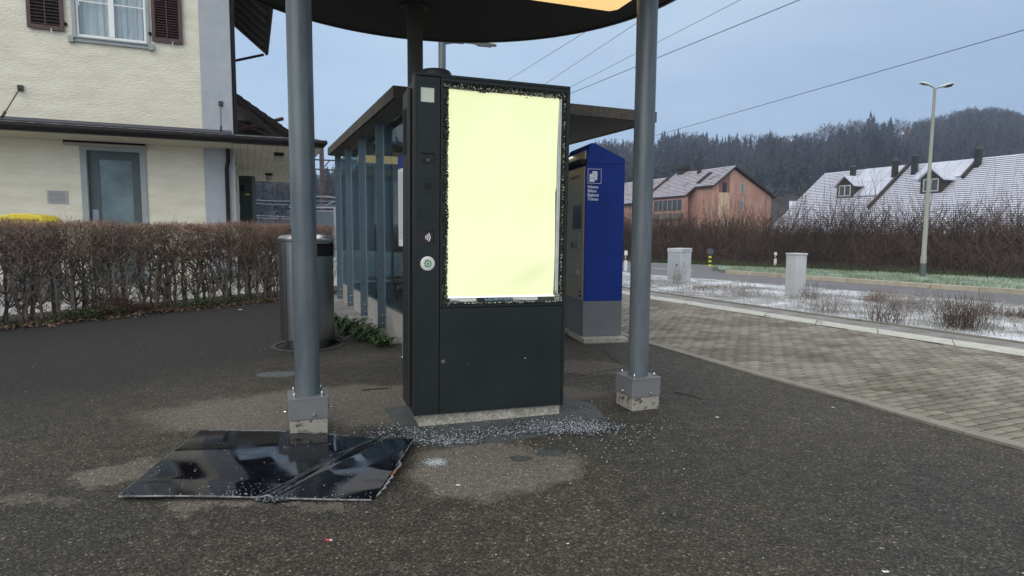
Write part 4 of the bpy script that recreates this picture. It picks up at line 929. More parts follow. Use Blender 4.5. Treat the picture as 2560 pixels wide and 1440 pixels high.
# upper window
def up_window(x0, x1, z0, z1):
    w = MB(); w.box(x0-.07, x0, -.03, .05, z0-.02, z1).box(x1, x1+.07, -.03, .05, z0-.02, z1).box(x0-.07, x1+.07, -.03, .05, z1, z1+.08)
    w = w.obj('window_surround', M_FRM, ho)
    sl_ = MB().box(x0-.14, x1+.14, -.09, .04, z0-.045, z0-.015).box(x0-.10, x1+.10, -.055, 0, z0-.125, z0-.047); sl_.obj('sill', M_FRM, ho)
    for a_ in (x0-.145, x1+.045): MB().box(a_, a_+.10, -.10, -.005, z0-.15, z0-.046).obj('sill_bracket', M_FRM, ho)
    f = MB(); ym, yn = .02, .075; xm = (x0+x1)/2
    f.box(x0, x0+.05, ym, yn, z0, z1).box(x1-.05, x1, ym, yn, z0, z1).box(x0+.05, x1-.05, ym, yn, z0, z0+.06).box(x0+.05, x1-.05, ym, yn, z1-.05, z1).box(xm-.055, xm+.055, ym-.01, yn, z0+.06, z1-.05)
    fr = f.obj('window_frame', M_WIN, ho, bevel=.004)
    for (a, b) in ((x0+.05, xm-.055), (xm+.055, x1-.05)):
        zz = z0+.06; 
        for q in range(3):
            zt = min(z1-.05, zz+(.73 if q == 0 else .5))
            if zt-zz > .1: MB().box(a+.002, b-.002, .045, .052, zz+.012, zt-.012).obj('pane', M_WGL, fr)
            MB().box(a, b, .03, .06, zt-.011, zt+.011).obj('glazing_bar', M_WIN, fr); zz = zt
    cu = MB(); n = 40; xs_ = np.linspace(x0+.05, x1-.05, n); cu.add([(x, .16+.02*math.sin(i*1.3)+.01*math.sin(i*3.1), z) for z in (z0, z1) for i, x in enumerate(xs_)], [(i, i+1, n+i+1, n+i) for i in range(n-1)])
    cu.obj('curtain', M_CURT, fr, smooth=True)
for h in wh: up_window(*[h[0]+.05, h[1]-.05, h[2]+.05, h[3]-.05])
def shutter(x0, x1, z0, z1, opened):
    f = MB(); t = .075
    f.box(x0, x0+t, -.075, -.035, z0, z1).box(x1-t, x1, -.075, -.035, z0, z1).box(x0+t, x1-t, -.075, -.035, z0, z0+t*1.2).box(x0+t, x1-t, -.075, -.035, z1-t, z1)
    s = f.obj('shutter', M_SHUT, ho, bevel=.004); z = z0+t*1.2+.02
    while z < z1-t-.02:
        Mx = Matrix.Translation(((x0+x1)/2, -.055, z)) @ Matrix.Rotation(R(-12 if opened else 38), 4, 'X'); hw = (x1-x0)/2-t
        MB().box(-hw, hw, -.022, .022, -.004, .004, Mx).obj('slat', M_SHUT, s); z += .072 if opened else .058
    MB().box((x0+x1)/2-.008, (x0+x1)/2+.008, -.085, -.076, z0+.05, z1-.06).obj('slat_rod', M_SHUT, s)
    MB().box(x0+t, x1-t, -.032, -.030, z0+t, z1-t).obj('backing', gap_m, s)
    MB().box((x0+x1)/2+.10, (x0+x1)/2+.115, -.11, -.076, z0-.06, z0+.02).obj('catch', white_pl, s)
shutter(-3.99, -3.32, 5.66, 7.35, True); shutter(-1.62, -0.99, 5.66, 7.35, False)
for x_ in (-3.30, -1.665): MB().box(x_-.03, x_+.03, -.05, -.005, 5.80, 5.86).obj('hinge', gap_m, ho)
# ground floor door with frosted glass
dfr = MB(); dfr.box(-3.17, -3.05, -.03, .03, 0, 3.19).box(-1.99, -1.87, -.03, .03, 0, 3.19).box(-3.05, -1.99, -.03, .03, 3.10, 3.19); dfr.obj('door_surround', M_FRM, ho)
d_ = MB(); M_DOOR = mat('grey_blue_door', (0.055, 0.072, 0.08), (0.07, 0.09, 0.10), 3, rough=.5)
d_.box(-3.05, -2.83, .08, .13, 0, 3.1).box(-2.17, -1.99, .08, .13, 0, 3.1).box(-2.83, -2.17, .08, .13, 0, .5).box(-2.83, -2.17, .08, .13, 2.90, 3.1); d_ = d_.obj('door', M_DOOR, ho)
MB().box(-2.83, -2.17, .10, .11, .5, 2.90).obj('frosted_pane', mat('frosted_pane', (0.10, 0.14, 0.15), (0.17, 0.23, 0.25), 1.6, 4, rough=.12), d_)
MB().box(-3.0, -2.88, .074, .079, 1.35, 1.75).obj('letter_plate', mat('plate_grey', (0.26, 0.30, 0.36), rough=.3), d_)
MB().box(-3.45, -1.85, -.16, -.04, 3.175, 3.235).obj('blind_box', mat('blind_box', (0.33, .32, .26), rough=.6), ho)
MB().box(-3.45, -1.85, -.14, -.06, 3.236, 3.29).obj('blind_shadow_gap', gap_m, ho)
vt = MB(); vt.box(-3.83, -3.45, -.03, -.001, 1.87, 2.16); vt = vt.obj('vent_frame', mat('vent_frame', (.42, .42, .40), rough=.5), ho)
for k in range(9): MB().box(-3.80, -3.48, -.036, -.030, 1.895+k*.028, 1.910+k*.028).obj('vent_slat', mat('vent_slat', (.22, .24, .27), rough=.5), vt)
# side wall cables and pipes
MB().tube([(-.10, -.10, 3.28), (-.10, -.09, 3.0), (-.14, -.09, 2.8), (-.14, -.09, 0)], .045, 12).obj('downpipe', M_GUT, ho, smooth=True)
MB().tube([(.09, .06, 9.0), (.09, .06, 3.45)], .05, 12).obj('corner_downpipe', M_GUT, ho, smooth=True)
MB().tube([(.10, .02, 1.0), (.12, 0, 1.9), (.08, .0, 2.4), (.08, 0, 3.2)], .012, 6).obj('cable', mat('cable_grey', (.25, .25, .23), rough=.6), ho)
MB().tube([(.03, -.02, 0), (.03, -.02, 3.2)], .03, 8).obj('corner_rail', mat('pale_pipe', (.42, .42, .38), rough=.6), ho)
# wrap-round canopy over the platform side
cn = MB(); zc = 3.44
prof_ = [(-1.20, 3.30), (-1.20, 3.445), (0.0, 3.66), (0.0, 3.30)]
cn.add([(x_, p[0], p[1]) for x_ in (-14.5, 2.03) for p in prof_], [(0, 1, 2, 3), (7, 6, 5, 4), (0, 4, 5, 1), (1, 5, 6, 2), (0, 3, 7, 4)])
cn.box(0.0, 2.03, 0.0, HD_-.1, 3.30, 3.60); cn = cn.obj('canopy', M_WOODD, ho)
MB().tube([(-14.5, -1.25, 3.40), (2.09, -1.25, 3.40)], .062, 10).obj('gutter', M_GUT, cn, smooth=True)
MB().tube([(2.08, -1.25, 3.41), (2.08, HD_, 3.41)], .055, 10).obj('gutter', M_GUT, cn, smooth=True)
MB().box(-14.5, 2.12, -1.30, -1.20, 3.452, 3.462).obj('gutter_edge', mat('edge_highlight', (.30, .32, .36), (.05, .05, .05), 10, rough=.5), cn)  # pale broken strip paints the highlight along the top of the gutter
MB().box(-14.3, 0.0, -.05, .0, 3.66, 3.73).obj('flashing', mat('flashing', (.10, .10, .12), rough=.5), cn)
for k in range(12): MB().box(0.02+k*.168, 0.180+k*.168, -1.08, HD_-.15, 3.284, 3.298).obj('soffit_board', M_SOFB, cn)
for k in range(7): MB().box(-14.3, 0.01, -1.15+k*.163, -.995+k*.163, 3.284, 3.298).obj('soffit_board', M_SOFB, cn)
for (xr, xl) in ((-4.19, -4.27), (-.22, -.20)):
    rd_ = MB().tube([(xr, -.03, 4.36), (xl, -1.12, 3.48)], .012, 6).obj('tie_rod', galv_dk, cn)
    MB().tube([((xr+3*xl)/4, -.85, 3.70), ((xr+9*xl)/10, -1.01, 3.57)], .028, 8).obj('turnbuckle', galv_dk, rd_)
    MB().box(xr-.05, xr+.05, -.05, -.001, 4.30, 4.42).obj('wall_plate', galv_dk, rd_)
# main roof eave with rafters on the right side
rf = MB(); rf.add([(1.1, -1.0, 8.22), (1.1, 9.9, 8.22), (-7, 9.9, 15.0), (-7, -1.0, 15.0), (1.1, -1.0, 8.36), (1.1, 9.9, 8.36), (-7, 9.9, 15.14), (-7, -1.0, 15.14)], [(0, 1, 2, 3), (7, 6, 5, 4), (0, 4, 5, 1), (1, 5, 6, 2), (2, 6, 7, 3), (3, 7, 4, 0)])
rf = rf.obj('main_roof', M_WOODD, ho)
MB().add([(-15, -1, 8.22), (-15, 9.9, 8.22), (-7, 9.9, 15), (-7, -1, 15)], [(0, 1, 2, 3)]).obj('roof_slope', M_TILE, ho)
for k in range(12):
    y_ = -.6+k*.9; MB().add([(1.05, y_, 8.12), (1.05, y_+.12, 8.12), (-.3, y_+.12, 9.25), (-.3, y_, 9.25), (1.05, y_, 8.24), (1.05, y_+.12, 8.24), (-.3, y_+.12, 9.37), (-.3, y_, 9.37)], [(3, 2, 1, 0), (4, 5, 6, 7), (0, 1, 5, 4), (1, 2, 6, 5), (2, 3, 7, 6), (3, 0, 4, 7)]).obj('rafter', mat('rafter', (.11, .085, .075), rough=.8), rf)
MB().tube([(1.16, -1, 8.24), (1.16, 9.95, 8.24)], .07, 10).obj('eave_gutter', M_GUT, rf, smooth=True)
MB().tube([(0, 9.6, 7.75), (1.05, 9.6, 8.1)], .05, 6).obj('bracket', M_WOODD, rf)
# timber lean-to behind
an_ = MB(); y0_, y1_ = 9.4, 16
an_.add([(-.4, y0_, 6.72), (2.7, y0_, 4.62), (2.7, y1_, 4.62), (-.4, y1_, 6.72), (-.4, y0_, 6.56), (2.7, y0_, 4.46), (2.7, y1_, 4.46), (-.4, y1_, 6.56)], [(0, 1, 2, 3), (7, 6, 5, 4), (0, 4, 5, 1), (1, 5, 6, 2)])
an_ = an_.obj('lean_to_roof', M_TILE, ho)
for k in range(11):
    x_ = -.35+k*.28; z_ = 6.735-(x_+.4)*.677; MB().box(0, .36, y0_-.06, y0_+.3, -.17, .03, Matrix.Translation((x_, 0, z_)) @ Matrix.Rotation(R(29), 4, 'Y')).obj('verge_tile', M_TILE, an_)
for (p, q, r_) in (((-.1, 9.5, 5.1), (1.7, 9.5, 5.7), .07), ((-.1, 9.5, 6.3), (2.5, 9.5, 4.45), .06), ((-.1, 9.5, 5.45), (2.3, 9.5, 4.6), .05), ((-.1, 12, 4.9), (2.0, 12, 5.0), .08)):
    MB().tube([p, q], r_, 4).obj('truss_beam', mat('red_brown_timber', (.06, .03, .025), (.09, .05, .04), 5, rough=.8), an_)
MB().tube([(.0, 7.5, 6.0), (2.4, 9.3, 4.0)], .02, 6).obj('stay', galv_dk, an_)
MB().box(-.2, 1.2, 12.5, 12.6, 3.4, 6.0).obj('back_boards', M_WOODD, an_)
# lamps under the canopy
def soffit_lamp(x_, y_, label):
    l = empty('soffit_lamp', tuple(Vector((HC[0], HC[1], 0))+EX*x_+EY*y_), R(DEG), label=label, cat='lamp', group='round glass lamps under the station canopy')
    MB().lathe([(.13, 3.284), (.12, 3.22), (.10, 3.20)], 20).obj('lamp_base', M_GUT, l, smooth=True)
    MB().lathe([(.10, 3.20), (.115, 3.12), (.09, 3.04), (.02, 3.0)], 20).obj('glass_globe', mat('globe_glass', (.30, .30, .26), (.4, .4, .36), 6, rough=.15), l, smooth=True)
soffit_lamp(1.09, .25, 'dark based round lamp under the station canopy, nearer to the street'); soffit_lamp(1.02, 6.5, 'small round lamp under the station canopy, farther from the street')
cbn = empty('utility_cabinet', (-8.66, 20.2, 0), R(0), label='tall narrow dark green cabinet under the station canopy', cat='cabinet')
MB().box(-.20, .22, 0, .3, 0, 3.05).obj('body', mat('dark_green_paint', (.028, .045, .04), rough=.5), cbn, bevel=.01)
MB().box(.0, .14, -.01, 0, 2.42, 2.49).obj('yellow_label', mat('yellow_label', (.45, .36, .14), rough=.6), cbn)
MB().box(-.14, -.02, -.04, 0, 2.55, 2.75).obj('handle', gap_m, cbn)

# ---------------------------------------------------------------- hedge
M_TWIG = mat('hedge_twigs', (0.15, 0.098, 0.074), (0.36, 0.255, 0.20), 2.5, 4, rough=0.85, island=0.5)
M_STEM = mat('hedge_stems', (0.13, 0.11, 0.088), (0.24, 0.205, 0.165), 6, 4, rough=0.9, bump=.3, bscale=60)
M_TWIGR = mat('hedge_tips', (0.20, 0.11, 0.082), (0.30, 0.20, 0.16), 3, rough=.85, island=0.3)
hedge = empty('hedge', (HA[0], HA[1], 0), label='long leafless clipped beech-like hedge in front of the station building', cat='hedge')
def hp(t, w, z): return np.stack([HD[0]*t+HN[0]*w, HD[1]*t+HN[1]*w, z], -1)
T0, T1 = -4.0, 5.75
stem_meshes = []
for k in range(6):
    r2 = np.random.default_rng(100+k); parts_ = []
    nst = 1
    P_ = np.zeros((1, 6, 3)); zz = np.linspace(0, 0.85+.2*r2.random(), 6); P_[0, :, 2] = zz; P_[0, :, 0] = np.cumsum(r2.normal(0, .02, 6)); P_[0, :, 1] = np.cumsum(r2.normal(0, .02, 6))
    r0 = 0.012+.018*r2.random(); parts_.append(np_tubes(P_, np.linspace(r0, r0*.45, 6)[None], 7))
    nb_ = 16; Pb = np.zeros((nb_, 5, 3)); rb = np.zeros((nb_, 5))
    for i in range(nb_):
        h_ = int(r2.integers(1, 6)); st = P_[0, h_]; an = r2.random()*6.28; L_ = .20+.32*r2.random(); up_ = .2+.7*r2.random()
        for j in range(5):
            s = j/4; Pb[i, j] = st+np.array([math.cos(an)*L_*s*(.7), math.sin(an)*L_*s*.55, L_*up_*s*s+.1*s])+r2.normal(0, .012, 3)*s
        rb[i] = np.linspace(.011, .004, 5)
    parts_.append(np_tubes(Pb, rb, 4)); V, F = merge(parts_); V[:, 2] = np.minimum(V[:, 2], 1.4); stem_meshes.append(np_mesh('stem', V, F))
t_ = T0
while t_ < T1:
    for rowk in (0.20, 0.48):
        tt = t_+rng.normal(0, .05)+(0.1 if rowk > .3 else 0)
        o = link('stem', stem_meshes[int(rng.integers(0, 6))], M_STEM, hedge); p = hp(np.array(tt), np.array(rowk+rng.normal(0, .05)), np.array(0.0)); o.location = tuple(p); o.rotation_euler = (rng.normal(0, .06), rng.normal(0, .06), rng.random()*6.28)
    t_ += 0.115
def walk(N, K, step, start, dirs, jit):
    P_ = np.zeros((N, K, 3)); P_[:, 0] = start; d = dirs.copy()
    for k in range(1, K):
        d = d+rng.normal(0, jit, (N, 3)); d /= np.linalg.norm(d, axis=1, keepdims=True); P_[:, k] = P_[:, k-1]+d*step[:, None]
    return P_
def top_z(t): return 1.40+0.018*np.sin(t*2.1)+0.02*np.sin(t*5.3+1)+0.012*np.sin(t*13.7)+0.008*t
N_ = 21000
tt = rng.uniform(T0, T1, N_); ww = rng.uniform(0, .75, N_); ww = np.where(rng.random(N_) < .55, ww*0.35, ww)
zz = 0.76+(0.62)*rng.random(N_)**0.75
dirs = rng.normal(size=(N_, 3)); dirs[:, 2] = dirs[:, 2]*.7+.35; dirs /= np.linalg.norm(dirs, axis=1, keepdims=True)
P_ = walk(N_, 6, rng.uniform(.018, .045, N_), hp(tt, ww, zz), dirs, .6)
ok = P_[:, :, 2].max(1) < top_z(tt)+.035; P_ = P_[ok]
V, F = np_tubes(P_, np.linspace(1, .45, 6)[None]*rng.uniform(.0020, .0050, len(P_))[:, None], 3)
link('twigs', np_mesh('twigs', V, F), M_TWIG, hedge, kind='stuff')
N_ = 3800
tt = rng.uniform(T0, T1, N_); ww = rng.uniform(-.03, .72, N_)
zz = rng.uniform(0.08, .75, N_)
dirs = rng.normal(size=(N_, 3)); dirs[:, 2] = np.abs(dirs[:, 2])*.9+.3; dirs /= np.linalg.norm(dirs, axis=1, keepdims=True)
P_ = walk(N_, 6, rng.uniform(.02, .07, N_), hp(tt, ww, zz), dirs, .3)
V, F = np_tubes(P_, np.linspace(1, .45, 6)[None]*rng.uniform(.0022, .006, len(P_))[:, None], 3)
link('lower_twigs', np_mesh('lower_twigs', V, F), M_STEM, hedge, kind='stuff')
N_ = 5200   # clipped tips on top and front face
tt = rng.uniform(T0, T1, N_); ww = rng.uniform(-.02, .72, N_); dirs = rng.normal(0, .35, size=(N_, 3)); dirs[:, 2] = 1; dirs /= np.linalg.norm(dirs, axis=1, keepdims=True)
P_ = walk(N_, 4, rng.uniform(.02, .045, N_)*np.where(rng.random(N_) < .04, 2.0, 1), hp(tt, ww, top_z(tt)-.12+.03*rng.random(N_)), dirs, .2)
V, F = np_tubes(P_, np.linspace(1, .4, 4)[None]*rng.uniform(.0018, .0038, len(P_))[:, None], 3)
link('clipped_tips', np_mesh('clipped_tips', V, F), M_TWIGR, hedge, kind='stuff')
# dry twig heap under the hedge
N_ = 900; tt = rng.normal(0.55+.9, .35, N_); zz = .05+.22*rng.random(N_)*np.exp(-((tt-1.45)/.4)**2); P_ = walk(N_, 5, rng.uniform(.03, .06, N_), hp(tt, rng.uniform(-.15, .4, N_), zz), rng.normal(size=(N_, 3))*np.array([1, 1, .25]), .2)
P_[..., 2] = np.maximum(P_[..., 2], .012)
V, F = np_tubes(P_, np.full((N_, 5), .0028), 3); o = link('twig_heap', np_mesh('twig_heap', V, F), mat('dry_twigs', (.07, .035, .025), (.12, .07, .05), 5, rough=.9), None, kind='stuff'); o.location = (HA[0], HA[1], 0); tag(o, 'heap of dry brown twigs lying under the hedge', 'twigs')
def leaves(N, tfun, m, name, size, label, cat, flat=.35):
    C = tfun(N); N = len(C); q = rng.normal(size=(N, 3)); q[:, 2] = np.abs(q[:, 2])+1/flat*.5; q /= np.linalg.norm(q, axis=1, keepdims=True)
    u = np.cross(q, rng.normal(size=(N, 3))); u /= np.linalg.norm(u, axis=1, keepdims=True); w = np.cross(q, u); s = (size*(.5+rng.random(N)))[:, None]
    V = np.stack([C-u*s, C+w*s*.55+q*s*.2, C+u*s, C-w*s*.55+q*s*.2], 1).reshape(-1, 3); F = np.arange(N*4).reshape(N, 4)
    o = link(name, np_mesh(name, V, F), m, None, kind='stuff'); o.location = (HA[0], HA[1], 0); return tag(o, label, cat)
leaves(3600, lambda N: hp(rng.uniform(T0, T1+.2, N), rng.normal(-.05, .16, N), .012+.02*rng.random(N)), mat('dead_leaf', (.09, .05, .03), (.17, .11, .075), 9, rough=.9, island=.4), 'leaf_litter', .028, 'dead brown leaves along the foot of the hedge', 'leaves')
def ivy(N):
    c = rng.choice([-3.2, -1.6, -.25, .9, 1.2, 2.7, 3.2, 3.5, 5.0], N, p=[.1, .1, .15, .16, .12, .15, .1, .07, .05]); t = c+rng.normal(0, .28, N); return hp(t, rng.normal(-.02, .14, N), .02+.16*rng.random(N)*np.exp(-((t-c)/.35)**2))
leaves(4200, ivy, mat('ivy_leaf', (.016, .035, .010), (.04, .07, .022), 7, rough=.7, island=.3), 'ground_ivy', .017, 'low dark green ground cover under the hedge', 'ground cover', 1.2)

# yellow container behind the hedge
yc = empty('yellow_container', (-8.62, 11.1, 0), R(15), label='yellow lidded container just visible behind the hedge by the wall', cat='container')
MB().box(-.33, .33, -.3, .3, 0, 1.32).obj('body', mat('container_grey', (.12, .12, .13), rough=.6), yc)
ym = mat('yellow_plastic', (.60, .47, .02), (.66, .53, .03), 4, rough=.4)
n = 10; mb = MB(); pr = [(-.38, 1.33), (-.38, 1.44), (-.30, 1.52), (-.12, 1.56), (.12, 1.56), (.30, 1.52), (.38, 1.44), (.38, 1.33)]
mb.prism(pr, -.34, .34, Matrix(((1, 0, 0, 0), (0, 0, 1, 0), (0, 1, 0, 0), (0, 0, 0, 1)))); mb.obj('lid', ym, yc, bevel=.02)
MB().box(-.26, .26, -.37, -.342, 1.44, 1.475).obj('lid_handle', mat('yellow_shadow', (.40, .32, .02), rough=.5), yc)

# weeds by the shelter plinth
M_WEED = mat('weed_leaf', (.018, .045, .010), (.045, .09, .022), 12, rough=.6, island=.25)
def weed(cx, cy, rad, n_, h_, label):
    V = []; F = []; 
    for k in range(n_):
        an = rng.random()*6.28; L_ = rad*(.4+.8*rng.random()); hh = h_*(.4+.8*rng.random()); base = np.array([rng.normal(0, rad*.35), rng.normal(0, rad*.35), 0]); d = np.array([math.cos(an), math.sin(an), 0]); sd = np.array([-d[1], d[0], 0])
        K = 7; pts = [base+d*L_*s+np.array([0, 0, hh*(math.sin(s*2.3))]) for s in np.linspace(0, 1, K)]
        for j in range(1, K):
            wv = .018*math.sin(math.pi*j/K)*(1.6)+.006; m_ = pts[j]; b0 = pts[j-1]
            k0 = len(V); V += [b0, m_+sd*wv+d*.012, m_+d*.004, b0, m_-sd*wv+d*.012, m_+d*.004]; F += [(k0, k0+1, k0+2), (k0+3, k0+4, k0+5)]
    o = link('weed', np_mesh('weed', np.array(V), np.array(F)), M_WEED, None); o.location = (cx, cy, 0.004); tag(o, label, 'weed', 'green weeds along the shelter plinth')
weed(-1.75, 7.35, .17, 70, .14, 'bushy green weed beside the kiosk, nearest to it'); weed(-2.02, 7.75, .20, 80, .16, 'tall leafy weed growing at the middle shelter fin'); weed(-2.15, 7.15, .17, 45, .07, 'low spreading weed on the asphalt beside the waste bin')
weed(-2.45, 8.6, .13, 40, .10, 'small weed at the foot of the second far fin'); weed(-1.48, 6.95, .13, 60, .11, 'dark weed tucked against the left side of the kiosk'); weed(-2.9, 9.6, .15, 30, .05, 'mossy low weed near the far end of the plinth')

# ---------------------------------------------------------------- verge grass and stalks
M_FROST = mat('frosted_blades', (.25, .28, .24), (.55, .59, .60), 1.3, 5, rough=.9, island=.35)
M_DRY = mat('dry_stalks', (.20, .175, .155), (.38, .345, .32), 3, rough=.9, island=.35)
M_DKST = mat('dark_stalks', (.07, .05, .035), (.14, .10, .075), 3, rough=.9, island=.3)
def between(L1, L2, N, w0=0, w1=1, lo=0, hi=1):
    i = rng.uniform(lo, hi, N)*(len(L1)-1); k = np.arange(len(L1)); a = np.c_[np.interp(i, k, L1[:, 0]), np.interp(i, k, L1[:, 1])]; b = np.c_[np.interp(i, k, L2[:, 0]), np.interp(i, k, L2[:, 1])]
    w = rng.uniform(w0, w1, N)[:, None]; return a+(b-a)*w
def inview(P_, pad=1.5): return P_[(P_[:, 0] < .86*P_[:, 1]+pad) & (P_[:, 1] < 45)]
def blades(C, h, w, m, name, label, cat, lean=.5, z=0.0):
    N = len(C); an = rng.random(N)*6.28; hh = h*(.4+.9*rng.random(N)); d = np.c_[np.cos(an), np.sin(an)]; ln = lean*rng.random(N)*hh
    b0 = np.c_[C, np.full(N, z)]; sd = np.c_[-d[:, 1], d[:, 0], np.zeros(N)]*w; tip = b0+np.c_[d*ln[:, None], hh]
    V = np.stack([b0-sd, b0+sd, tip], 1).reshape(-1, 3); F = np.arange(3*N).reshape(N, 3); o = link(name, np_mesh(name, V, F), m, None, kind='stuff'); return tag(o, label, cat)
eu_s = resample(edgeU, NB, 12, 5)
C = inview(between(eu_s, rl, 150000, .03, 1.0)); C = C[(C[:, 1] < 30)][:70000]
den = (np.sin(C[:, 0]*2.3+C[:, 1]*1.1)+np.sin(C[:, 1]*3.1-C[:, 0])+rng.normal(0, .8, len(C))) > -0.4; C = C[den]
blades(C, .055, .004, M_FROST, 'frosted_grass', 'frosty pale grass on the verge between platform and road', 'grass', 1.5, .0)
C = inview(between(eu_s, rl, 9000, .04, .75)); C = C[C[:, 1] < 26]
blades(C, .16, .003, M_DRY, 'dry_grass', 'dry straw coloured stalks standing in the snowy verge', 'dry grass', 1.2)
C = inview(between(mL, mU, 60000, .1, 1.0)); blades(C, .09, .009, mat('median_blades', (.16, .22, .13), (.42, .50, .42), 1.2, 5, rough=.9, island=.3), 'median_grass', 'frosted green grass on the traffic island', 'grass', .8, .10)
C = inview(between(fu, fu2, 50000, .02, 1.2)); blades(C, .13, .012, mat('green_blades', (.022, .042, .012), (.075, .085, .04), .8, 5, rough=.9, island=.3), 'green_grass', 'green grass strip at the foot of the bushy bank', 'grass', .8, .002)
def stalk_clump(cx, cy, rad, n_, h_, m_, label, spread=.25, r0=.0035):
    N = n_; P0 = np.c_[rng.normal(0, rad*.5, N), rng.normal(0, rad*.5, N), np.zeros(N)]; d = np.c_[rng.normal(0, spread, (N, 2)), np.ones(N)]; d /= np.linalg.norm(d, axis=1, keepdims=True)
    step = h_/4*(.4+.7*rng.random(N)); P_ = walk(N, 5, step, P0, d, .12); parts_ = [np_tubes(P_, np.linspace(1, .4, 5)[None]*np.full((N, 1), r0), 3)]
    k = rng.integers(1, 4, N*2); i_ = rng.integers(0, N, N*2); d2 = rng.normal(size=(N*2, 3)); d2[:, 2] = np.abs(d2[:, 2])+.4; d2 /= np.linalg.norm(d2, axis=1, keepdims=True)
    Q = walk(N*2, 3, np.full(N*2, h_*.11), P_[i_, k], d2, .2); parts_.append(np_tubes(Q, np.full((N*2, 3), r0*.5), 3)); V, F = merge(parts_)
    o = link('dead_plant', np_mesh('dead_plant', V, F), m_, None); o.location = (cx, cy, 0); tag(o, label, 'plant')
stalk_clump(6.28, 8.55, .36, 220, .50, M_DKST, 'large dark clump of dead stalks by the platform edge'); stalk_clump(5.55, 9.1, .28, 90, .36, M_DKST, 'smaller dark clump of dead stalks left of the large clump')
stalk_clump(5.30, 10.3, .40, 90, .45, M_DRY, 'pale thin dead stalks in the verge before the slim cabinet'); stalk_clump(6.9, 10.6, .6, 260, .42, M_DRY, 'broad pale bush of dry stalks on the snowy verge', .35)
stalk_clump(7.7, 10.0, .35, 130, .34, M_DRY, 'dry stalk bush behind the large dark clump', .3); stalk_clump(4.25, 15.75, .15, 26, .60, M_DRY, 'few thin stalks in front of the wide cabinet', .2, .004); stalk_clump(4.9, 13.0, .5, 60, .40, M_DRY, 'sparse stalks between the two cabinets', .25)
stalk_clump(6.1, 12.4, .35, 60, .34, M_DKST, 'dark stalks at the foot of the slim cabinet', .3); stalk_clump(7.1, 11.9, .3, 140, .28, mat('rusty_grass', (.16, .08, .045), (.22, .13, .08), 5, rough=.9), 'rust brown grass tuft right of the slim cabinet', .5, .003); stalk_clump(4.5, 14.2, .5, 120, .14, MATS['rusty_grass'], 'rust brown tuft before the wide cabinet', .6, .004)
stalk_clump(8.2, 9.9, .5, 260, .16, M_DKST, 'low brown mound of dead grass at the right edge', .8, .004)

# ---------------------------------------------------------------- cabinets, posts, street lamps
M_CAB = mat('cabinet_grey', (.44, .45, .46), (.50, .51, .52), 3, rough=.6, fine=.04, fscale=60)
c1 = empty('cable_cabinet', (4.56, 16.2, 0), R(34), label='wide pale grey cable cabinet standing in the snowy verge', cat='cabinet')
MB().box(-.22, .40, -.22, .16, 0, .80).obj('body', M_CAB, c1, bevel=.008)
MB().box(-.235, .415, -.235, .175, .802, .905).obj('lid', M_CAB, c1, bevel=.015)
MB().box(-.20, .38, -.226, -.220, .14, .78)
mb = MB(); mb.box(-.235, -.22, -.19, .13, .12, .785); mb.obj('door', mat('cabinet_door', (.36, .38, .41), rough=.6), c1, bevel=.004)
MB().box(-.245, -.235, -.12, -.09, .44, .50).obj('handle', galv_dk, c1)
mb = MB()
for k in range(7): mb.box(-.18+k*.075, -.135+k*.075, -.2375, -.2345, .845, .87)
mb.obj('vent_slots', mat('vent_grey', (.25, .26, .27), rough=.6), c1)
c1.location = (4.36, 16.35, 0); c1.rotation_euler = (0, 0, R(50))
c2 = empty('cable_cabinet', (5.99, 12.98, 0), R(10), label='slim tall pale grey cable cabinet standing in the snowy verge', cat='cabinet')
MB().box(-.15, .155, -.10, .16, 0, .86).obj('body', M_CAB, c2, bevel=.008)
MB().box(-.165, .17, -.115, .175, .862, .90).obj('lid', M_CAB, c2, bevel=.012)
MB().box(.08, .13, -.104, -.10, .80, .825).obj('label_plate', mat('vent_grey2', (.25, .26, .27), rough=.6), c2)
c2.rotation_euler = (0, 0, R(24))
def delineator(x_, y_, h_, label):
    d = empty('delineator_post', (x_, y_, 0), R(-35), label=label, cat='roadside post', group='white roadside marker posts')
    wm = mat('post_white', (.62, .64, .64), rough=.5)
    MB().box(-.055, .055, -.03, .03, 0, h_).obj('post', wm, d, bevel=.02)
    MB().box(-.057, .057, -.032, .032, h_*.55, h_*.78).obj('black_band', black, d); MB().box(-.02, .02, -.036, -.032, h_*.6, h_*.74).obj('reflector', mat('reflector', (.4, .4, .42), rough=.3), d)
delineator(3.815, 20.74, .70, 'white roadside post seen between ticket machine and canopy post'); delineator(10.6, 24.9, .56, 'white roadside post in front of the bushes across the road')
bo = empty('keep_sign_bollard', (7.23, 22.6, .1), R(-20), label='yellow and black striped bollard with round sign on the island tip', cat='bollard')
yb = mat('yellow_band', (.62, .56, .05), rough=.5)
for k in range(5): MB().tube([(0, 0, k*.075), (0, 0, k*.075+.075)], .055, 12).obj('band', yb if k % 2 == 0 else black, bo, smooth=True)
MB().tube([(0, 0, .37), (0, 0, .46)], .02, 8).obj('stem', galv_dk, bo)
MB().tube([(0, -.015, .54), (0, .015, .54)], .12, 20).obj('sign_disc', mat('sign_back', (.06, .07, .09), rough=.5), bo, smooth=True)
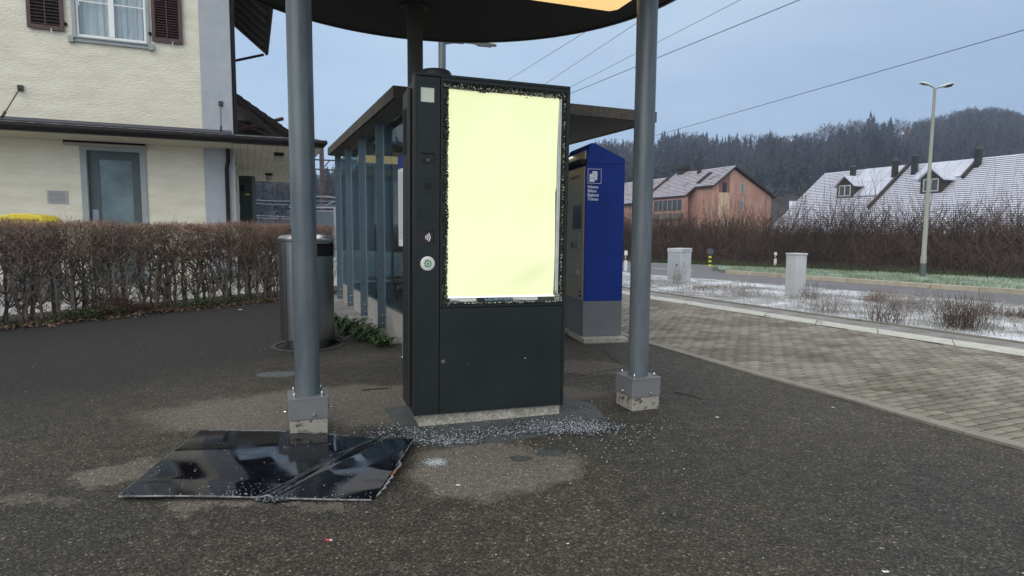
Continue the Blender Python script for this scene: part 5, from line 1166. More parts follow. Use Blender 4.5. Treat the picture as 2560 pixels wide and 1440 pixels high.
def lamp_head(mb, L_=.45, w=.11):
    secs = [(0, .035, .03), (.12*L_/.45, .05, .035), (.2*L_/.45, w*.85, .05), (.32*L_/.45, w, .05), (.45*L_/.45, w*.6, .03)]
    k0 = len(mb.v); n = 10
    for x_, hw, hh in secs:
        for j in range(n): a = 2*math.pi*j/n; mb.v.append((x_, hw*math.cos(a), hh*math.sin(a)*(1 if math.sin(a) > 0 else .5)))
    for i in range(len(secs)-1):
        for j in range(n): mb.f.append((k0+i*n+j, k0+i*n+(j+1) % n, k0+(i+1)*n+(j+1) % n, k0+(i+1)*n+j))
    mb.f.append(tuple(k0+j for j in range(n-1, -1, -1))); mb.f.append(tuple(k0+(len(secs)-1)*n+j for j in range(n))); return mb
M_POLE = mat('lamp_pole', (.26, .27, .22), (.31, .32, .27), 2, rough=.55, stretch=(1, 1, .3)); M_LH = mat('lamp_head_top', (.55, .60, .60), rough=.4); M_LG = mat('lamp_glass_dark', (.02, .022, .025), rough=.2)
sl1 = empty('street_lamp', (11.346, 17.057, .1), 0, label='tall double-headed street lamp standing on the traffic island', cat='street lamp')
MB().tube([(0, 0, 0), (0, 0, .6), (0, 0, .62), (0, 0, 5.12)], [.075, .075, .062, .034], 14).obj('pole', M_POLE, sl1, smooth=True)
MB().tube([(0, 0, 0), (0, 0, .42)], .078, 14).obj('base_sleeve', mat('sleeve', (.09, .11, .11), rough=.5), sl1, smooth=True)
MB().tube([(-.14, 0, 5.20), (0, 0, 5.12), (.12, 0, 5.15)], .018, 8).obj('arm', M_POLE, sl1, smooth=True)
for s_, an in ((-1, 180+12), (1, 0-10)):
    h = lamp_head(MB(), .36, .10).obj('lamp_head', M_LH, sl1, smooth=True); h.location = (s_*.10, 0, 5.19 if s_ < 0 else 5.155); h.rotation_euler = (R(-14), R(-12 if s_ > 0 else -12), R(an))
    g = MB().box(.17, .33, -.07, .07, -.032, -.02).obj('lens', M_LG, h)
sl2 = empty('street_lamp', (-1.63, 14.5, 0), 0, label='grey street lamp pole rising behind the kiosk with one flat head', cat='street lamp')
MB().tube([(0, 0, 0), (0, 0, 5.62)], .085, 16).obj('pole', galv, sl2, smooth=True)
MB().tube([(0, 0, 5.56), (.25, 0, 5.60), (.50, 0, 5.585)], .04, 8).obj('arm', galv, sl2, smooth=True)
h = lamp_head(MB(), .74, .15).obj('lamp_head', mat('head_grey', (.30, .33, .33), rough=.4), sl2, smooth=True); h.location = (.50, 0, 5.585); h.rotation_euler = (0, R(5), 0)
MB().box(.30, .62, -.09, .09, -.034, -.02).obj('lens', mat('lens_grey', (.2, .22, .22), rough=.25), h)

# ---------------------------------------------------------------- overhead lines
M_WIRE = mat('wire', (.03, .035, .045), rough=.5)
def wire(a, b, r_, label, ext=(6, 60)):
    a, b = Vector(a), Vector(b); d = (b-a).normalized(); p = [a-d*ext[0]+(b+d*ext[1]-(a-d*ext[0]))*t for t in np.linspace(0, 1, 12)]
    o = MB().tube(p, r_, 5).obj('overhead_wire', M_WIRE); tag(o, label, 'wire', 'overhead wires crossing the sky')
def aim(px, py, z):     # place where a sight line meets the height z
    d = _f+_rt*((px-1280)/1545)-_up*((py-720)/1545); t = (z-CAM_H)/d.z; return Vector((0, 0, CAM_H))+d*t
WZ = 12.0
wire(aim(1998, 0, WZ), aim(1430, 232, WZ), .020, 'thickest dark wire running up to the top edge right of the post')
wire(aim(1850, 0, WZ+.5), aim(1429, 216, WZ+.5), .013, 'thin wire just above the thick one beside the right canopy post')
wire(aim(1585, 62, WZ), aim(1367, 207, WZ), .013, 'thin wire between canopy edge and kiosk, nearer the right post')
wire(aim(1468, 77, WZ), aim(1272, 199, WZ), .013, 'thin wire between canopy edge and kiosk, leftmost of the wires')
wire(aim(2560, 75, 10), aim(1636, 340, 10), .018, 'long single wire falling from the right edge to the hills')

# railway mast and noise wall beyond the shelter
ms = empty('railway_mast', (-12.2, 40, 0), R(DEG), label='brown steel railway mast with cross beam seen left of the shelter', cat='mast')
MB().box(-.13, .13, -.13, .13, 0, 6.6).obj('mast', mat('rust_steel', (.06, .045, .05), (.09, .07, .07), 3, rough=.7), ms)
MB().box(-9, 4, -.05, .05, 5.75, 5.83).box(-9, 4, -.05, .05, 5.15, 5.23).obj('cross_beam', galv_dk, ms)
for k in range(12): MB().tube([(-8+k*1.0, 0, 5.2), (-7.5+k*1.0, 0, 5.78)], .03, 4).obj('lattice_bar', galv_dk, ms)
MB().tube([(-1.5, 0, 5.2), (-1.1, 0, 4.4), (-.7, 0, 5.2)], .03, 5).obj('hanger', galv, ms); MB().tube([(-1.1, 0, 4.5), (-1.1, 0, 3.5)], .04, 6).obj('insulator', mat('insulator', (.4, .42, .44), rough=.4), ms)
for (a, b) in (((-1.1, 0, 3.5), (1.2, -6, 3.1)), ((0, 0, 3.6), (2.2, 0, 3.1)), ((.1, 0, 2.9), (1.3, 0, 3.4))): MB().tube([a, b], .02, 5).obj('bracket_tube', mat('tube_pale', (.35, .38, .42), rough=.4), ms)
for (z_, off, w_) in ((3.15, 0, 'topmost'), (2.95, .9, 'second highest'), (2.2, 2.2, 'second lowest'), (2.05, 3.2, 'lowest')):
    o = MB().tube([Vector((-24, 41+off, z_+.4)), Vector((-15, 39.4+off, z_)), Vector((-7.5, 38+off, z_-.05))], .014, 4).obj('catenary_wire', mat('wire_pale', (.25, .29, .36), rough=.4)); tag(o, w_+' pale railway wire beyond the station building', 'wire', 'pale railway wires beyond the station')
nw = empty('railing_wall', (-9.2, 30, 0), R(8), label='pale corrugated barrier with light top rail beyond the hedge', cat='barrier')
MB().box(-1.5, .62, 0, .08, 0, 2.2).obj('panel', mat('corrugated', (.16, .20, .23), (.22, .26, .29), 8, rough=.5, stretch=(6, 1, .1)), nw); MB().box(-1.5, .66, -.04, .12, 2.38, 2.46).obj('top_rail', mat('rail_white', (.5, .54, .6), rough=.5), nw)
MB().box(-1.5, .66, -.02, .1, 2.22, 2.27).obj('mid_rail', MATS['rail_white'], nw); MB().box(.56, .64, -.03, .1, 0, 2.4).obj('end_post', MATS['rail_white'], nw)

# ---------------------------------------------------------------- bushes on the bank
M_BUSH = mat('bank_twigs', (.040, .029, .023), (.115, .080, .064), .35, 5, rough=.9, island=.4)
M_BUSH2 = mat('bank_twigs_pale', (.12, .082, .070), (.19, .135, .118), .5, 4, rough=.9, island=.3)
def bank_z(d): return np.interp(d, [p[0] for p in prof], [p[1] for p in prof])
def bank_pts(N, d0, d1, lo=.25, hi=1.0, skew=1.0):
    i = rng.uniform(lo, hi, N)*(len(fu)-1); k = np.arange(len(fu)); d = d0+(d1-d0)*rng.random(N)**skew
    base = np.c_[np.interp(i, k, fu[:, 0]), np.interp(i, k, fu[:, 1])]; off = offset_line(fu, sgn*1.0)-fu; n_ = np.c_[np.interp(i, k, off[:, 0]), np.interp(i, k, off[:, 1])]
    q = base+n_*d[:, None]; return np.c_[q, bank_z(d)], d
def bushes(N, d0, d1, hmin, hmax, rr, m_, name, label, spread, jit, K=6, skew=1.0, nb=1):
    P0, d = bank_pts(N, d0, d1, .2, 1.0, skew); ok = (P0[:, 0] < .88*P0[:, 1]+2) & (P0[:, 0] > .13*P0[:, 1]-1) ; P0 = P0[ok]; n = len(P0)
    dr = np.c_[rng.normal(0, spread, (n, 2)), np.ones(n)]; dr /= np.linalg.norm(dr, axis=1, keepdims=True); h = rng.uniform(hmin, hmax, n)*(.92+.16*np.sin(P0[:, 0]*.83+P0[:, 1]*.31)+.12*np.sin(P0[:, 0]*2.1-P0[:, 1]*1.3)+.06*np.sin(P0[:, 0]*5.2+2))
    P_ = walk(n, K, h/(K-1), P0, dr, jit); parts_ = [np_tubes(P_, np.linspace(1, .35, K)[None]*(rr*(.6+.8*rng.random(n)))[:, None], 3)]
    for b in range(nb):
        k = rng.integers(1, K-1, n); d2 = rng.normal(size=(n, 3))*.6; d2[:, 2] = np.abs(d2[:, 2])+.35; d2 /= np.linalg.norm(d2, axis=1, keepdims=True)
        Q = walk(n, 3, h*.12, P_[np.arange(n), k], d2, .25); parts_.append(np_tubes(Q, np.linspace(1, .4, 3)[None]*np.full((n, 1), rr*.5), 3))
    V, F = merge(parts_); o = link(name, np_mesh(name, V, F), m_, None, kind='stuff'); return tag(o, label, 'bushes')
bushes(12000, 1.7, 6.5, 0.9, 1.95, .012, M_BUSH, 'bank_shrubs', 'dense leafless brown bushes covering the bank across the road', .5, .26, nb=3)
bushes(9000, 1.5, 7.0, .4, 1.3, .009, M_BUSH, 'bank_undergrowth', 'tangled dark undergrowth low on the bank', .8, .5, nb=2)
bushes(1900, 3.5, 9.0, 1.8, 3.1, .008, M_BUSH2, 'bank_rods', 'tall upright bare rods rising above the bushes', .12, .06, nb=2)

# ---------------------------------------------------------------- houses across the road
M_ORG = mat('apricot_render', (.44, .25, .19), (.52, .31, .24), .5, 4, rough=.9)
M_ORGP = mat('pale_apricot', (.60, .44, .30), rough=.9)
M_BRW = mat('brown_timber_trim', (.035, .025, .022), rough=.7)
def snow_tile(name, snow=(.60, .62, .70), tile=(.10, .07, .06), rows=0.33, thr=.42, cover=.6):
    m = bpy.data.materials.new(name); m.use_nodes = True; nt = m.node_tree; N = nt.nodes; L = nt.links; b = N['Principled BSDF']; b.inputs['Roughness'].default_value = .8
    tc = N.new('ShaderNodeTexCoord'); n = N.new('ShaderNodeTexNoise'); n.inputs['Scale'].default_value = .9; n.inputs['Detail'].default_value = 7; L.new(tc.outputs['Object'], n.inputs['Vector'])
    r = N.new('ShaderNodeValToRGB'); r.color_ramp.elements[0].position = thr-.07; r.color_ramp.elements[1].position = thr+.07; r.color_ramp.elements[0].color = tuple(tile)+(1,); r.color_ramp.elements[1].color = tuple(snow)+(1,)
    L.new(n.outputs[0], r.inputs[0]); L.new(r.outputs[0], b.inputs['Base Color']); return m
M_SNT = snow_tile('snowy_tiles', (.37, .36, .41), (.13, .09, .085), thr=.36); M_SNT2 = snow_tile('snowy_tiles_thick', (.50, .53, .61), (.15, .12, .12), thr=.27)
M_SNOW = mat('snow_sheet', (.52, .55, .64), (.44, .47, .55), .8, 5, rough=.85); M_TIL = mat('tile_face', (.075, .05, .045), (.11, .08, .07), 1, rough=.9)
def tiled_slope(parent, o, ux, uy, L_, S_, rows, m_, m2, name='roof_tile_row'):
    # o: eave corner; ux along the eave, uy up the slope; each course is a real overlapping board of tiles
    ux, uy = Vector(ux), Vector(uy); nrm = ux.cross(uy).normalized()
    if nrm.z < 0: nrm = -nrm
    st = S_/rows
    for k in range(rows):
        a = Vector(o)+uy*(k*st); b = a+uy*(st*1.02); lift = nrm*.07
        v = [a+lift, a+ux*L_+lift, b+ux*L_+nrm*.012, b+nrm*.012, a, a+ux*L_, b+ux*L_-nrm*.03, b-nrm*.03]
        me = bpy.data.meshes.new(name); me.from_pydata([tuple(p) for p in v], [], [(0, 1, 2, 3), (4, 5, 1, 0), (1, 5, 6, 2), (3, 7, 4, 0), (7, 6, 5, 4)])
        me.materials.append(m_); me.materials.append(m2); me.polygons[1].material_index = 1; link(name, me, None, parent)
# gable house: apex at local origin, gable faces -y, ridge runs +y
gh = empty('apricot_house', (27.5, 78, 0), R(DEG), label='apricot rendered gabled house with snow dusted roof behind the bushes', cat='house')
apz = 9.70
wall_poly = [(-3.2, 1.0), (-3.2, 7.05), (-0.05, 9.35), (6.35, 6.0), (6.35, 1.0)]
XZ = Matrix(((1, 0, 0, 0), (0, 0, 1, 0), (0, 1, 0, 0), (0, 0, 0, 1)))
MB().prism(wall_poly, 0.0, 11.0, XZ).obj('wall', M_ORG, gh)
MB().prism([(-2.2, 1.0), (-2.2, 6.35), (-0.55, 6.35), (-0.55, 1.0)], -.08, -.005, XZ).obj('pale_wall_panel', M_ORGP, gh)
MB().prism([(-2.2, 6.36), (-2.2, 7.5), (-0.55, 8.75), (-0.55, 6.36)], -.03, -.004, XZ).obj('loggia_recess', mat('loggia_brown', (.22, .12, .09), rough=.9), gh)
MB().box(-1.65, -1.05, -.06, -.031, 6.4, 7.6).obj('loggia_window', mat('dark_pane', (.02, .022, .03), rough=.2), gh)
for z_ in (6.25, 4.2): 
    w_ = MB().box(1.15, 1.75, -.08, -.002, z_, z_+1.35).obj('window', mat('pale_frame', (.42, .42, .40), rough=.6), gh); MB().box(1.27, 1.63, -.10, -.081, z_+.1, z_+1.25).obj('pane', mat('bluish_pane', (.22, .25, .27), rough=.3), w_)
slL = Vector((-3.42, 0, -2.50)).normalized(); slR = Vector((6.7, 0, -3.55)).normalized()
# right slope
MB().add([(0, -.5, apz), (6.85, -.5, apz-3.62), (6.85, 11.3, apz-3.62), (0, 11.3, apz), (0, -.5, apz-.24), (6.85, -.5, apz-3.86), (6.85, 11.3, apz-3.86), (0, 11.3, apz-.24)], [(0, 1, 2, 3), (7, 6, 5, 4), (0, 4, 5, 1), (1, 5, 6, 2)]).obj('roof_right_slope', M_BRW, gh)
# left slope near part and longer part
MB().add([(0, -.5, apz-.03), (-3.5, -.5, apz-2.56-.03), (-3.5, 3.0, apz-2.59), (0, 3.0, apz-.03), (0, -.5, apz-.24), (-3.5, -.5, apz-2.80), (-3.5, 3.0, apz-2.80), (0, 3.0, apz-.24)], [(3, 2, 1, 0), (4, 5, 6, 7), (1, 5, 4, 0), (2, 6, 5, 1)]).obj('roof_deck', M_BRW, gh)
MB().add([(0, 3.0, apz-.03), (-5.0, 3.0, apz-3.69), (-5.0, 11.3, apz-3.69), (0, 11.3, apz-.03), (0, 3, apz-.24), (-5.0, 3, apz-3.9), (-5.0, 11.3, apz-3.9), (0, 11.3, apz-.24)], [(3, 2, 1, 0), (4, 5, 6, 7), (1, 5, 4, 0), (2, 6, 5, 1)]).obj('roof_deck', M_BRW, gh)
up_ = -slL
tiled_slope(gh, (-3.5, -.45, apz-2.56), (0, 1, 0), up_, 3.4, 4.33, 12, M_SNT, M_TIL); tiled_slope(gh, (-5.0, 3.0, apz-3.66), (0, 1, 0), up_, 8.25, 6.19, 17, M_SNT, M_TIL)
MB().add([(-1.0, 2.6, apz-.55), (-3.0, 2.6, apz-2.0), (-3.0, 3.4, apz-2.0), (-1.0, 3.4, apz-.55)], [(0, 1, 2, 3)]).obj('roof_slot', gap_m, gh)
MB().box(-4.9, -4.3, 3.2, 10.6, 1.0, 5.9).obj('side_wall', M_ORG, gh)
for k in range(6): MB().box(-4.95, -4.90, 3.6+k*1.0, 4.45+k*1.0, 4.2, 5.6).obj('window', mat('window_dark', (.06, .075, .085), rough=.2), gh); MB().box(-4.98, -4.951, 3.5+k, 3.56+k, 4.1, 5.7).obj('window_post', mat('pale_frame2', (.40, .42, .42), rough=.6), gh)
MB().box(-5.4, -4.9, 3.3, 10.0, 3.1, 3.9).obj('balcony', mat('balcony_grey', (.20, .17, .15), rough=.8), gh)
MB().box(-.55, .35, 9.2, 10.4, 8.6, 10.35).box(-.8, .6, 9.0, 10.6, 10.1, 10.5).obj('chimney', M_BRW, gh); MB().box(-.9, -.5, 5.4, 5.8, 8.5, 10.0).obj('chimney', M_BRW, gh)
MB().add([(-2.5, 5.2, apz-1.72), (-3.2, 5.2, apz-2.23), (-3.2, 6.0, apz-2.23), (-2.5, 6.0, apz-1.72)], [(0, 1, 2, 3)]).obj('roof_window', mat('roof_window', (.1, .1, .12), rough=.2), gh); 
# neighbour of the same row, further back
g2 = empty('apricot_house', tuple(Vector((27.5, 78, 0))+EY*11.3+EX*(-1.6)), R(DEG), label='snow roofed apricot house stepped back behind the gabled one', cat='house')
MB().prism([(-4.6, 1.0), (-4.6, 5.4), (0, 8.75), (5.5, 6), (5.5, 1)], 0.2, 11, XZ).obj('wall', M_ORG, g2)
MB().add([(0, 0, 9.0), (-5.0, 0, 5.34), (-5.0, 12, 5.34), (0, 12, 9.0), (0, 0, 8.8), (-5.0, 0, 5.1), (-5.0, 12, 5.1), (0, 12, 8.8)], [(3, 2, 1, 0), (4, 5, 6, 7), (1, 5, 4, 0)]).obj('roof_deck', M_BRW, g2)
tiled_slope(g2, (-5.0, 0.0, 5.37), (0, 1, 0), up_, 12, 6.19, 17, M_SNT, M_TIL); MB().add([(-2.6, 4, 7.2), (-3.3, 4, 6.69), (-3.3, 4.9, 6.69), (-2.6, 4.9, 7.2)], [(0, 1, 2, 3)]).obj('roof_window', MATS['roof_window'], g2)
g3 = empty('apricot_house', tuple(Vector((27.5, 78, 0))+EY*23.3+EX*(-4.0)), R(DEG), label='farther snow roofed house partly hidden behind the right canopy post', cat='house')
MB().prism([(-4.6, 1.0), (-4.6, 5.4), (0, 8.75), (5.5, 6), (5.5, 1)], 0.2, 14, XZ).obj('wall', M_ORG, g3)
tiled_slope(g3, (-5.0, 0.0, 5.37), (0, 1, 0), up_, 14, 6.19, 17, M_SNT, M_TIL)
MB().add([(0, 0, 9.0), (-5.0, 0, 5.34), (-5.0, .02, 5.0), (0, .02, 8.6)], [(0, 1, 2, 3)]).obj('verge_board', M_BRW, g3)

# row of steep snowy roofs on the right: ridge along -EY from the left end
rw = empty('terrace_house', (37.4, 75, 0), R(DEG), label='long steep snow covered roof with two dormers behind the bushes', cat='house')
# local frame: +y is along the ridge away, so the row runs towards -y; slope faces -x
RZ = 8.55; sl_d = Vector((-5.7, 0, -4.55)).normalized(); LR = 30.0
upS = -sl_d; Sl = 12.0; ex_ = -upS.x*Sl; 
def rp(y_, s_, lift=0.0):      # point on the slope: y along the row (negative = towards us), s down the slope
    nr = Vector((upS.z*-1, 0, upS.x)); nr = Vector((-upS.z, 0, upS.x)) if True else nr
    if nr.z < 0: nr = -nr
    return Vector((0, y_, RZ))+sl_d*s_+nr*lift
tiled_slope(rw, tuple(rp(-LR, Sl)), (0, 1, 0), upS, LR, Sl, 38, M_SNT2, M_TIL)
MB().add([tuple(rp(0, 0, -.02)), tuple(rp(0, Sl, -.02)), tuple(rp(0, Sl, -.3)), tuple(rp(0, 0, -.3))]+[tuple(rp(-LR, 0, -.02)), tuple(rp(-LR, Sl, -.02)), tuple(rp(-LR, Sl, -.3)), tuple(rp(-LR, 0, -.3))], [(0, 1, 2, 3), (4, 5, 6, 7), (1, 5, 6, 2), (3, 2, 6, 7), (0, 1, 5, 4)]).obj('roof_deck', M_BRW, rw)
bk = MB(); bk.add([(0, 0, RZ), (0, -LR, RZ), (7, -LR, 3), (7, 0, 3)], [(0, 1, 2, 3)]); bk.obj('rear_slope', M_TIL, rw)
MB().box(-5.4, 6, -LR+.3, -.5, 1, 3.0).obj('wall', mat('house_wall', (.4, .38, .35), rough=.9), rw)
def sheet_on(y0, y1, s0, s1, name, m_, lift=.16, th=.06):
    v = [tuple(rp(y, s, lift)) for y, s in ((y0, s0), (y1, s0), (y1, s1), (y0, s1))]+[tuple(rp(y, s, lift-th)) for y, s in ((y0, s0), (y1, s0), (y1, s1), (y0, s1))]
    MB().add(v, [(0, 1, 2, 3), (7, 6, 5, 4), (0, 4, 5, 1), (1, 5, 6, 2), (2, 6, 7, 3), (3, 7, 4, 0)]).obj(name, m_, rw)
for k in range(4):
    for j in range(2): sheet_on(-5.5-k*1.15, -6.6-k*1.15, .15+j*2.6, 2.7+j*2.6, 'snowy_solar_panel', M_SNOW)
for k in range(4):
    sheet_on(-12.4-k*1.15, -13.5-k*1.15, .3, 3.0, 'snowy_solar_panel', M_SNOW)
for (y_, s0, s1) in ((-10.35, .0, 7.5), (-17.2, .1, 3.3)): sheet_on(y_, y_-.22, s0, s1, 'parapet', M_BRW, .35, .4)
def chim(y_, s_, h_=1.3, w=.22):
    p = rp(y_, s_, 0); c = MB().box(p.x-w, p.x+w, y_-w, y_+w, p.z-.3, p.z+h_).obj('chimney', mat('chimney_dark', (.02, .02, .022), rough=.6), rw); MB().box(p.x-w*.8, p.x+w*.8, y_-w*.8, y_+w*.8, p.z+h_, p.z+h_+.18).obj('chimney_cap', mat('cap_grey', (.12, .12, .12), rough=.6), c)
chim(-5.0, 2.0, 1.45); chim(-10.0, 2.2, 1.75); chim(-11.8, 1.7, 1.75); chim(-17.6, 1.4, 1.6)
def dormer(y_, s_):
    p = rp(y_, s_, 0); w, h_ = 1.0, 1.3; x0 = p.x-1.3; z0 = p.z-.9
    d = MB(); d.add([(x0, y_-w, z0), (x0, y_+w, z0), (x0, y_+w, z0+h_), (x0, y_, z0+h_+.9), (x0, y_-w, z0+h_), (x0+3, y_-w, z0), (x0+3, y_+w, z0), (x0+3, y_+w, z0+h_), (x0+3, y_, z0+h_+.9), (x0+3, y_-w, z0+h_)], [(0, 4, 3, 2, 1), (0, 1, 6, 5), (1, 2, 7, 6), (0, 5, 9, 4)])
    d = d.obj('dormer', M_BRW, rw)
    for s in (-1, 1):
        MB().add([(x0-.25, y_, z0+h_+1.05), (x0-.25, y_+s*(w+.3), z0+h_-.08), (x0+3, y_+s*(w+.3), z0+h_-.08), (x0+3, y_, z0+h_+1.05), (x0-.25, y_, z0+h_+.93), (x0-.25, y_+s*(w+.3), z0+h_-.2), (x0+3, y_+s*(w+.3), z0+h_-.2), (x0+3, y_, z0+h_+.93)], [(0, 1, 2, 3), (4, 5, 1, 0), (5, 6, 2, 1), (4, 5, 6, 7)]).obj('dormer_roof', M_SNOW if s < 0 else M_SNOW, d)
    f = MB(); f.box(x0-.06, x0-.01, y_-.72, y_-.62, z0+.1, z0+h_).box(x0-.06, x0-.01, y_+.62, y_+.72, z0+.1, z0+h_).box(x0-.06, x0-.01, y_-.05, y_+.05, z0+.1, z0+h_-.1).box(x0-.06, x0-.01, y_-.62, y_+.62, z0+h_-.1, z0+h_).box(x0-.06, x0-.01, y_-.62, y_+.62, z0+.1, z0+.2); f.obj('window_frame', mat('pale_frame3', (.5, .52, .5), rough=.6), d)
    MB().box(x0-.03, x0-.012, y_-.62, y_+.62, z0+.2, z0+h_-.1).obj('pane', MATS['window_dark'], d)
dormer(-6.3, 3.8); dormer(-15.5, 3.8)
# small snowy roof between the houses
sr = empty('small_house', (48, 100, 0), R(-8), label='small snowy roof showing between apricot house and terrace', cat='house')
MB().add([(-3.5, 0, 6.6), (5, 0, 6.3), (4.2, -4, 3.6), (-4.4, -4, 3.6)], [(3, 2, 1, 0)]).obj('roof', M_SNOW, sr); MB().box(-4, 4.6, -3.4, 3, 1, 4.4).obj('wall', mat('brown_wall', (.12, .09, .08), rough=.9), sr)

# ---------------------------------------------------------------- hills with woods
SKY = [(-60, 3.5, 420), (-40, 3.2, 400), (-28, 2.6, 380), (-20, 2.6, 380), (-12, 4.0, 420), (-4, 5.3, 450), (4, 6.3, 480), (8.1, 6.7, 500), (11.7, 6.85, 505), (15.2, 6.95, 505), (20.2, 6.7, 505), (23.4, 6.75, 505), (26.5, 7.05, 505), (29.4, 7.2, 505), (31.3, 6.95, 510), (32.9, 7.45, 580), (34.7, 7.9, 620), (36.4, 8.05, 640), (37.6, 7.95, 650), (39.7, 7.2, 650), (44, 6.9, 650), (60, 6, 600), (75, 5, 600)]
saz = np.array([s[0] for s in SKY]); sel = np.array([s[1] for s in SKY]); sr_ = np.array([s[2] for s in SKY])
def ridge(az): return np.interp(az, saz, sr_), np.tan(np.radians(np.interp(az, saz, sel)))*np.interp(az, saz, sr_)+CAM_H
AZ = np.linspace(-62, 76, 240); FR = [0.32, .42, .52, .62, .72, .82, .91, 1.0, 1.08, 1.25, 1.6]; HZ = [0, .09, .22, .38, .55, .73, .89, 1.0, .99, .8, .2]
def hill_z(az, fr):
    r_, h_ = ridge(az); base = np.interp(fr, FR, HZ)*h_; bump = (np.sin(az*.9)*.04+np.sin(az*2.3+1)*.02)*h_*np.sin(np.clip((fr-.32)/.68, 0, 1)*math.pi); return base+bump
v = []; 
for az in AZ:
    r_, h_ = ridge(az)
    for fr in FR: v.append((math.sin(R(az))*r_*fr, math.cos(R(az))*r_*fr, float(hill_z(az, fr))-.3))
K = len(FR); f = [(i*K+j, (i+1)*K+j, (i+1)*K+j+1, i*K+j+1) for i in range(len(AZ)-1) for j in range(K-1)]
M_HILL = mat('forest_floor', (.018, .016, .015), (.028, .025, .024), .03, 6, rough=1)
MB().add(v, f).obj('hills', M_HILL, kind='structure', smooth=True)
M_CON = mat('conifer', (.006, .012, .010), (.012, .021, .017), .15, 4, rough=.95, island=.4); M_BARE = mat('bare_tree', (.036, .030, .028), (.070, .058, .054), .05, 4, rough=.95, island=.3); M_LARCH = mat('larch_tree', (.15, .085, .035), (.18, .11, .05), .3, rough=.95)
def conifer_vf(seed, H_=18, lv=15, per=7):
    r2 = np.random.default_rng(seed); V = []; F = []
    def tri(a, b, c): k = len(V); V.extend([a, b, c]); F.append((k, k+1, k+2))
    w = .22
    for s in range(3):
        a0, a1 = s*2.09, s*2.09+2.09; tri((w*math.cos(a0), w*math.sin(a0), 0), (w*math.cos(a1), w*math.sin(a1), 0), (0, 0, H_*.95))
    st = .18+.15*r2.random()
    for k in range(lv):
        t = k/(lv-1); z = H_*(st+(1-st)*t); rad = (H_*.17)*(1-t)**.75*(.75+.5*r2.random())+.15
        for j in range(per):
            an = r2.random()*6.28; L_ = rad*(.6+.6*r2.random()); d = np.array([math.cos(an), math.sin(an)]); sd = np.array([-d[1], d[0]])*L_*.42; dz = -L_*.35
            tri((0, 0, z+.35), (d[0]*L_+sd[0], d[1]*L_+sd[1], z+dz), (d[0]*L_-sd[0], d[1]*L_-sd[1], z+dz-.3)); tri((d[0]*L_*.2, d[1]*L_*.2, z+.9), (d[0]*L_, d[1]*L_, z+dz*.5), (d[0]*L_*.5, d[1]*L_*.5, z-1.1))
    return np.array(V, float), np.array(F)
def bare_vf(seed, H_=17, nl=22, nt_=12, tw=.10):
    r2 = np.random.default_rng(seed); V = []; F = []
    def seg(a, b, w0, w1):
        a, b = np.array(a), np.array(b); d = b-a; u = np.cross(d, r2.normal(size=3)); u /= np.linalg.norm(u)+1e-9; k = len(V); V.extend([a-u*w0, a+u*w0, b+u*w1]); F.append((k, k+1, k+2))
    lean = r2.normal(0, .3, 2)
    for s in range(3):
        k = len(V); a0, a1 = s*2.09, s*2.09+2.09; V.extend([(.25*math.cos(a0), .25*math.sin(a0), 0), (.25*math.cos(a1), .25*math.sin(a1), 0), (lean[0], lean[1], H_*.85)]); F.append((k, k+1, k+2))
    for i in range(nl):
        t = .38+.55*r2.random(); st = np.array([lean[0]*t, lean[1]*t, H_*t*.85]); an = r2.random()*6.28; el = .5+.6*r2.random(); L_ = H_*.36*(1.2-t*.65)
        d = np.array([math.cos(an)*math.cos(el), math.sin(an)*math.cos(el), math.sin(el)]); en = st+d*L_; seg(st, en, .11, .05)
        for j in range(nt_):
            q = st+d*L_*(.25+.75*r2.random()); dd = d+r2.normal(0, .6, 3); dd /= np.linalg.norm(dd); seg(q, q+dd*L_*(.25+.35*r2.random()), tw, .02)
    return np.array(V, float), np.array(F)
M_RBARE = mat('ridge_bare_tree', (.060, .054, .052), (.095, .086, .082), .05, rough=.95)
CONS = [conifer_vf(s) for s in range(4)]; BARES = [bare_vf(20+s) for s in range(5)]; BAREL = [bare_vf(40+s, 14, 9, 8, .17) for s in range(4)]; CONL = [conifer_vf(60+s, 15, 9, 5) for s in range(3)]
def place(az, fr):
    r_, h_ = ridge(az); return np.array([math.sin(R(az))*r_*fr, math.cos(R(az))*r_*fr, float(hill_z(az, fr))-.3])
# individual trees along the skyline
con_me = [np_mesh('conifer', *c) for c in CONS]; bare_me = [np_mesh('bare_tree', *c) for c in BARES]
kinds = {}
def ridge_tree(az, kind, h, fr=1.0, grp=None):
    me = (con_me if kind == 'c' else bare_me)[int(rng.integers(0, 4))]; s = h/18 if kind == 'c' else h/17
    o = link('conifer' if kind == 'c' else 'bare_tree', me, M_CON if kind == 'c' else M_RBARE, None); p = place(az, fr); o.location = tuple(p); wd = s*(.8+.3*rng.random()); o.scale = (wd, wd, s); o.rotation_euler = (0, 0, rng.random()*6.28)
    where = 'on the hill seen left of the shelter' if az < 0 else 'between ticket machine and right canopy post' if az < 12.6 else 'just right of the right canopy post' if az < 15.4 else 'above the long snowy roof of the apricot house' if az < 18.2 else \
        'above the gable of the apricot house' if az < 21 else 'right of the apricot gable before the gap of sky' if az < 24 else 'in the row above the left terrace roof' if az < 27 else 'in the row above the first dormer' if az < 29.2 else \
        'in the tall group left of the street lamp' if az < 32.1 else 'just left of the street lamp' if az < 34.5 else 'on the round hilltop right of the street lamp' if az < 38.2 else 'on the hilltop at the right edge'
    nm_ = ('tallest dark conifer on the skyline' if h >= 21.9 and kind == 'c' else 'dark conifer on the skyline' if kind == 'c' else 'bare leafless tree on the skyline')
    tag(o, nm_+' '+where, 'tree', nm_+' '+where)
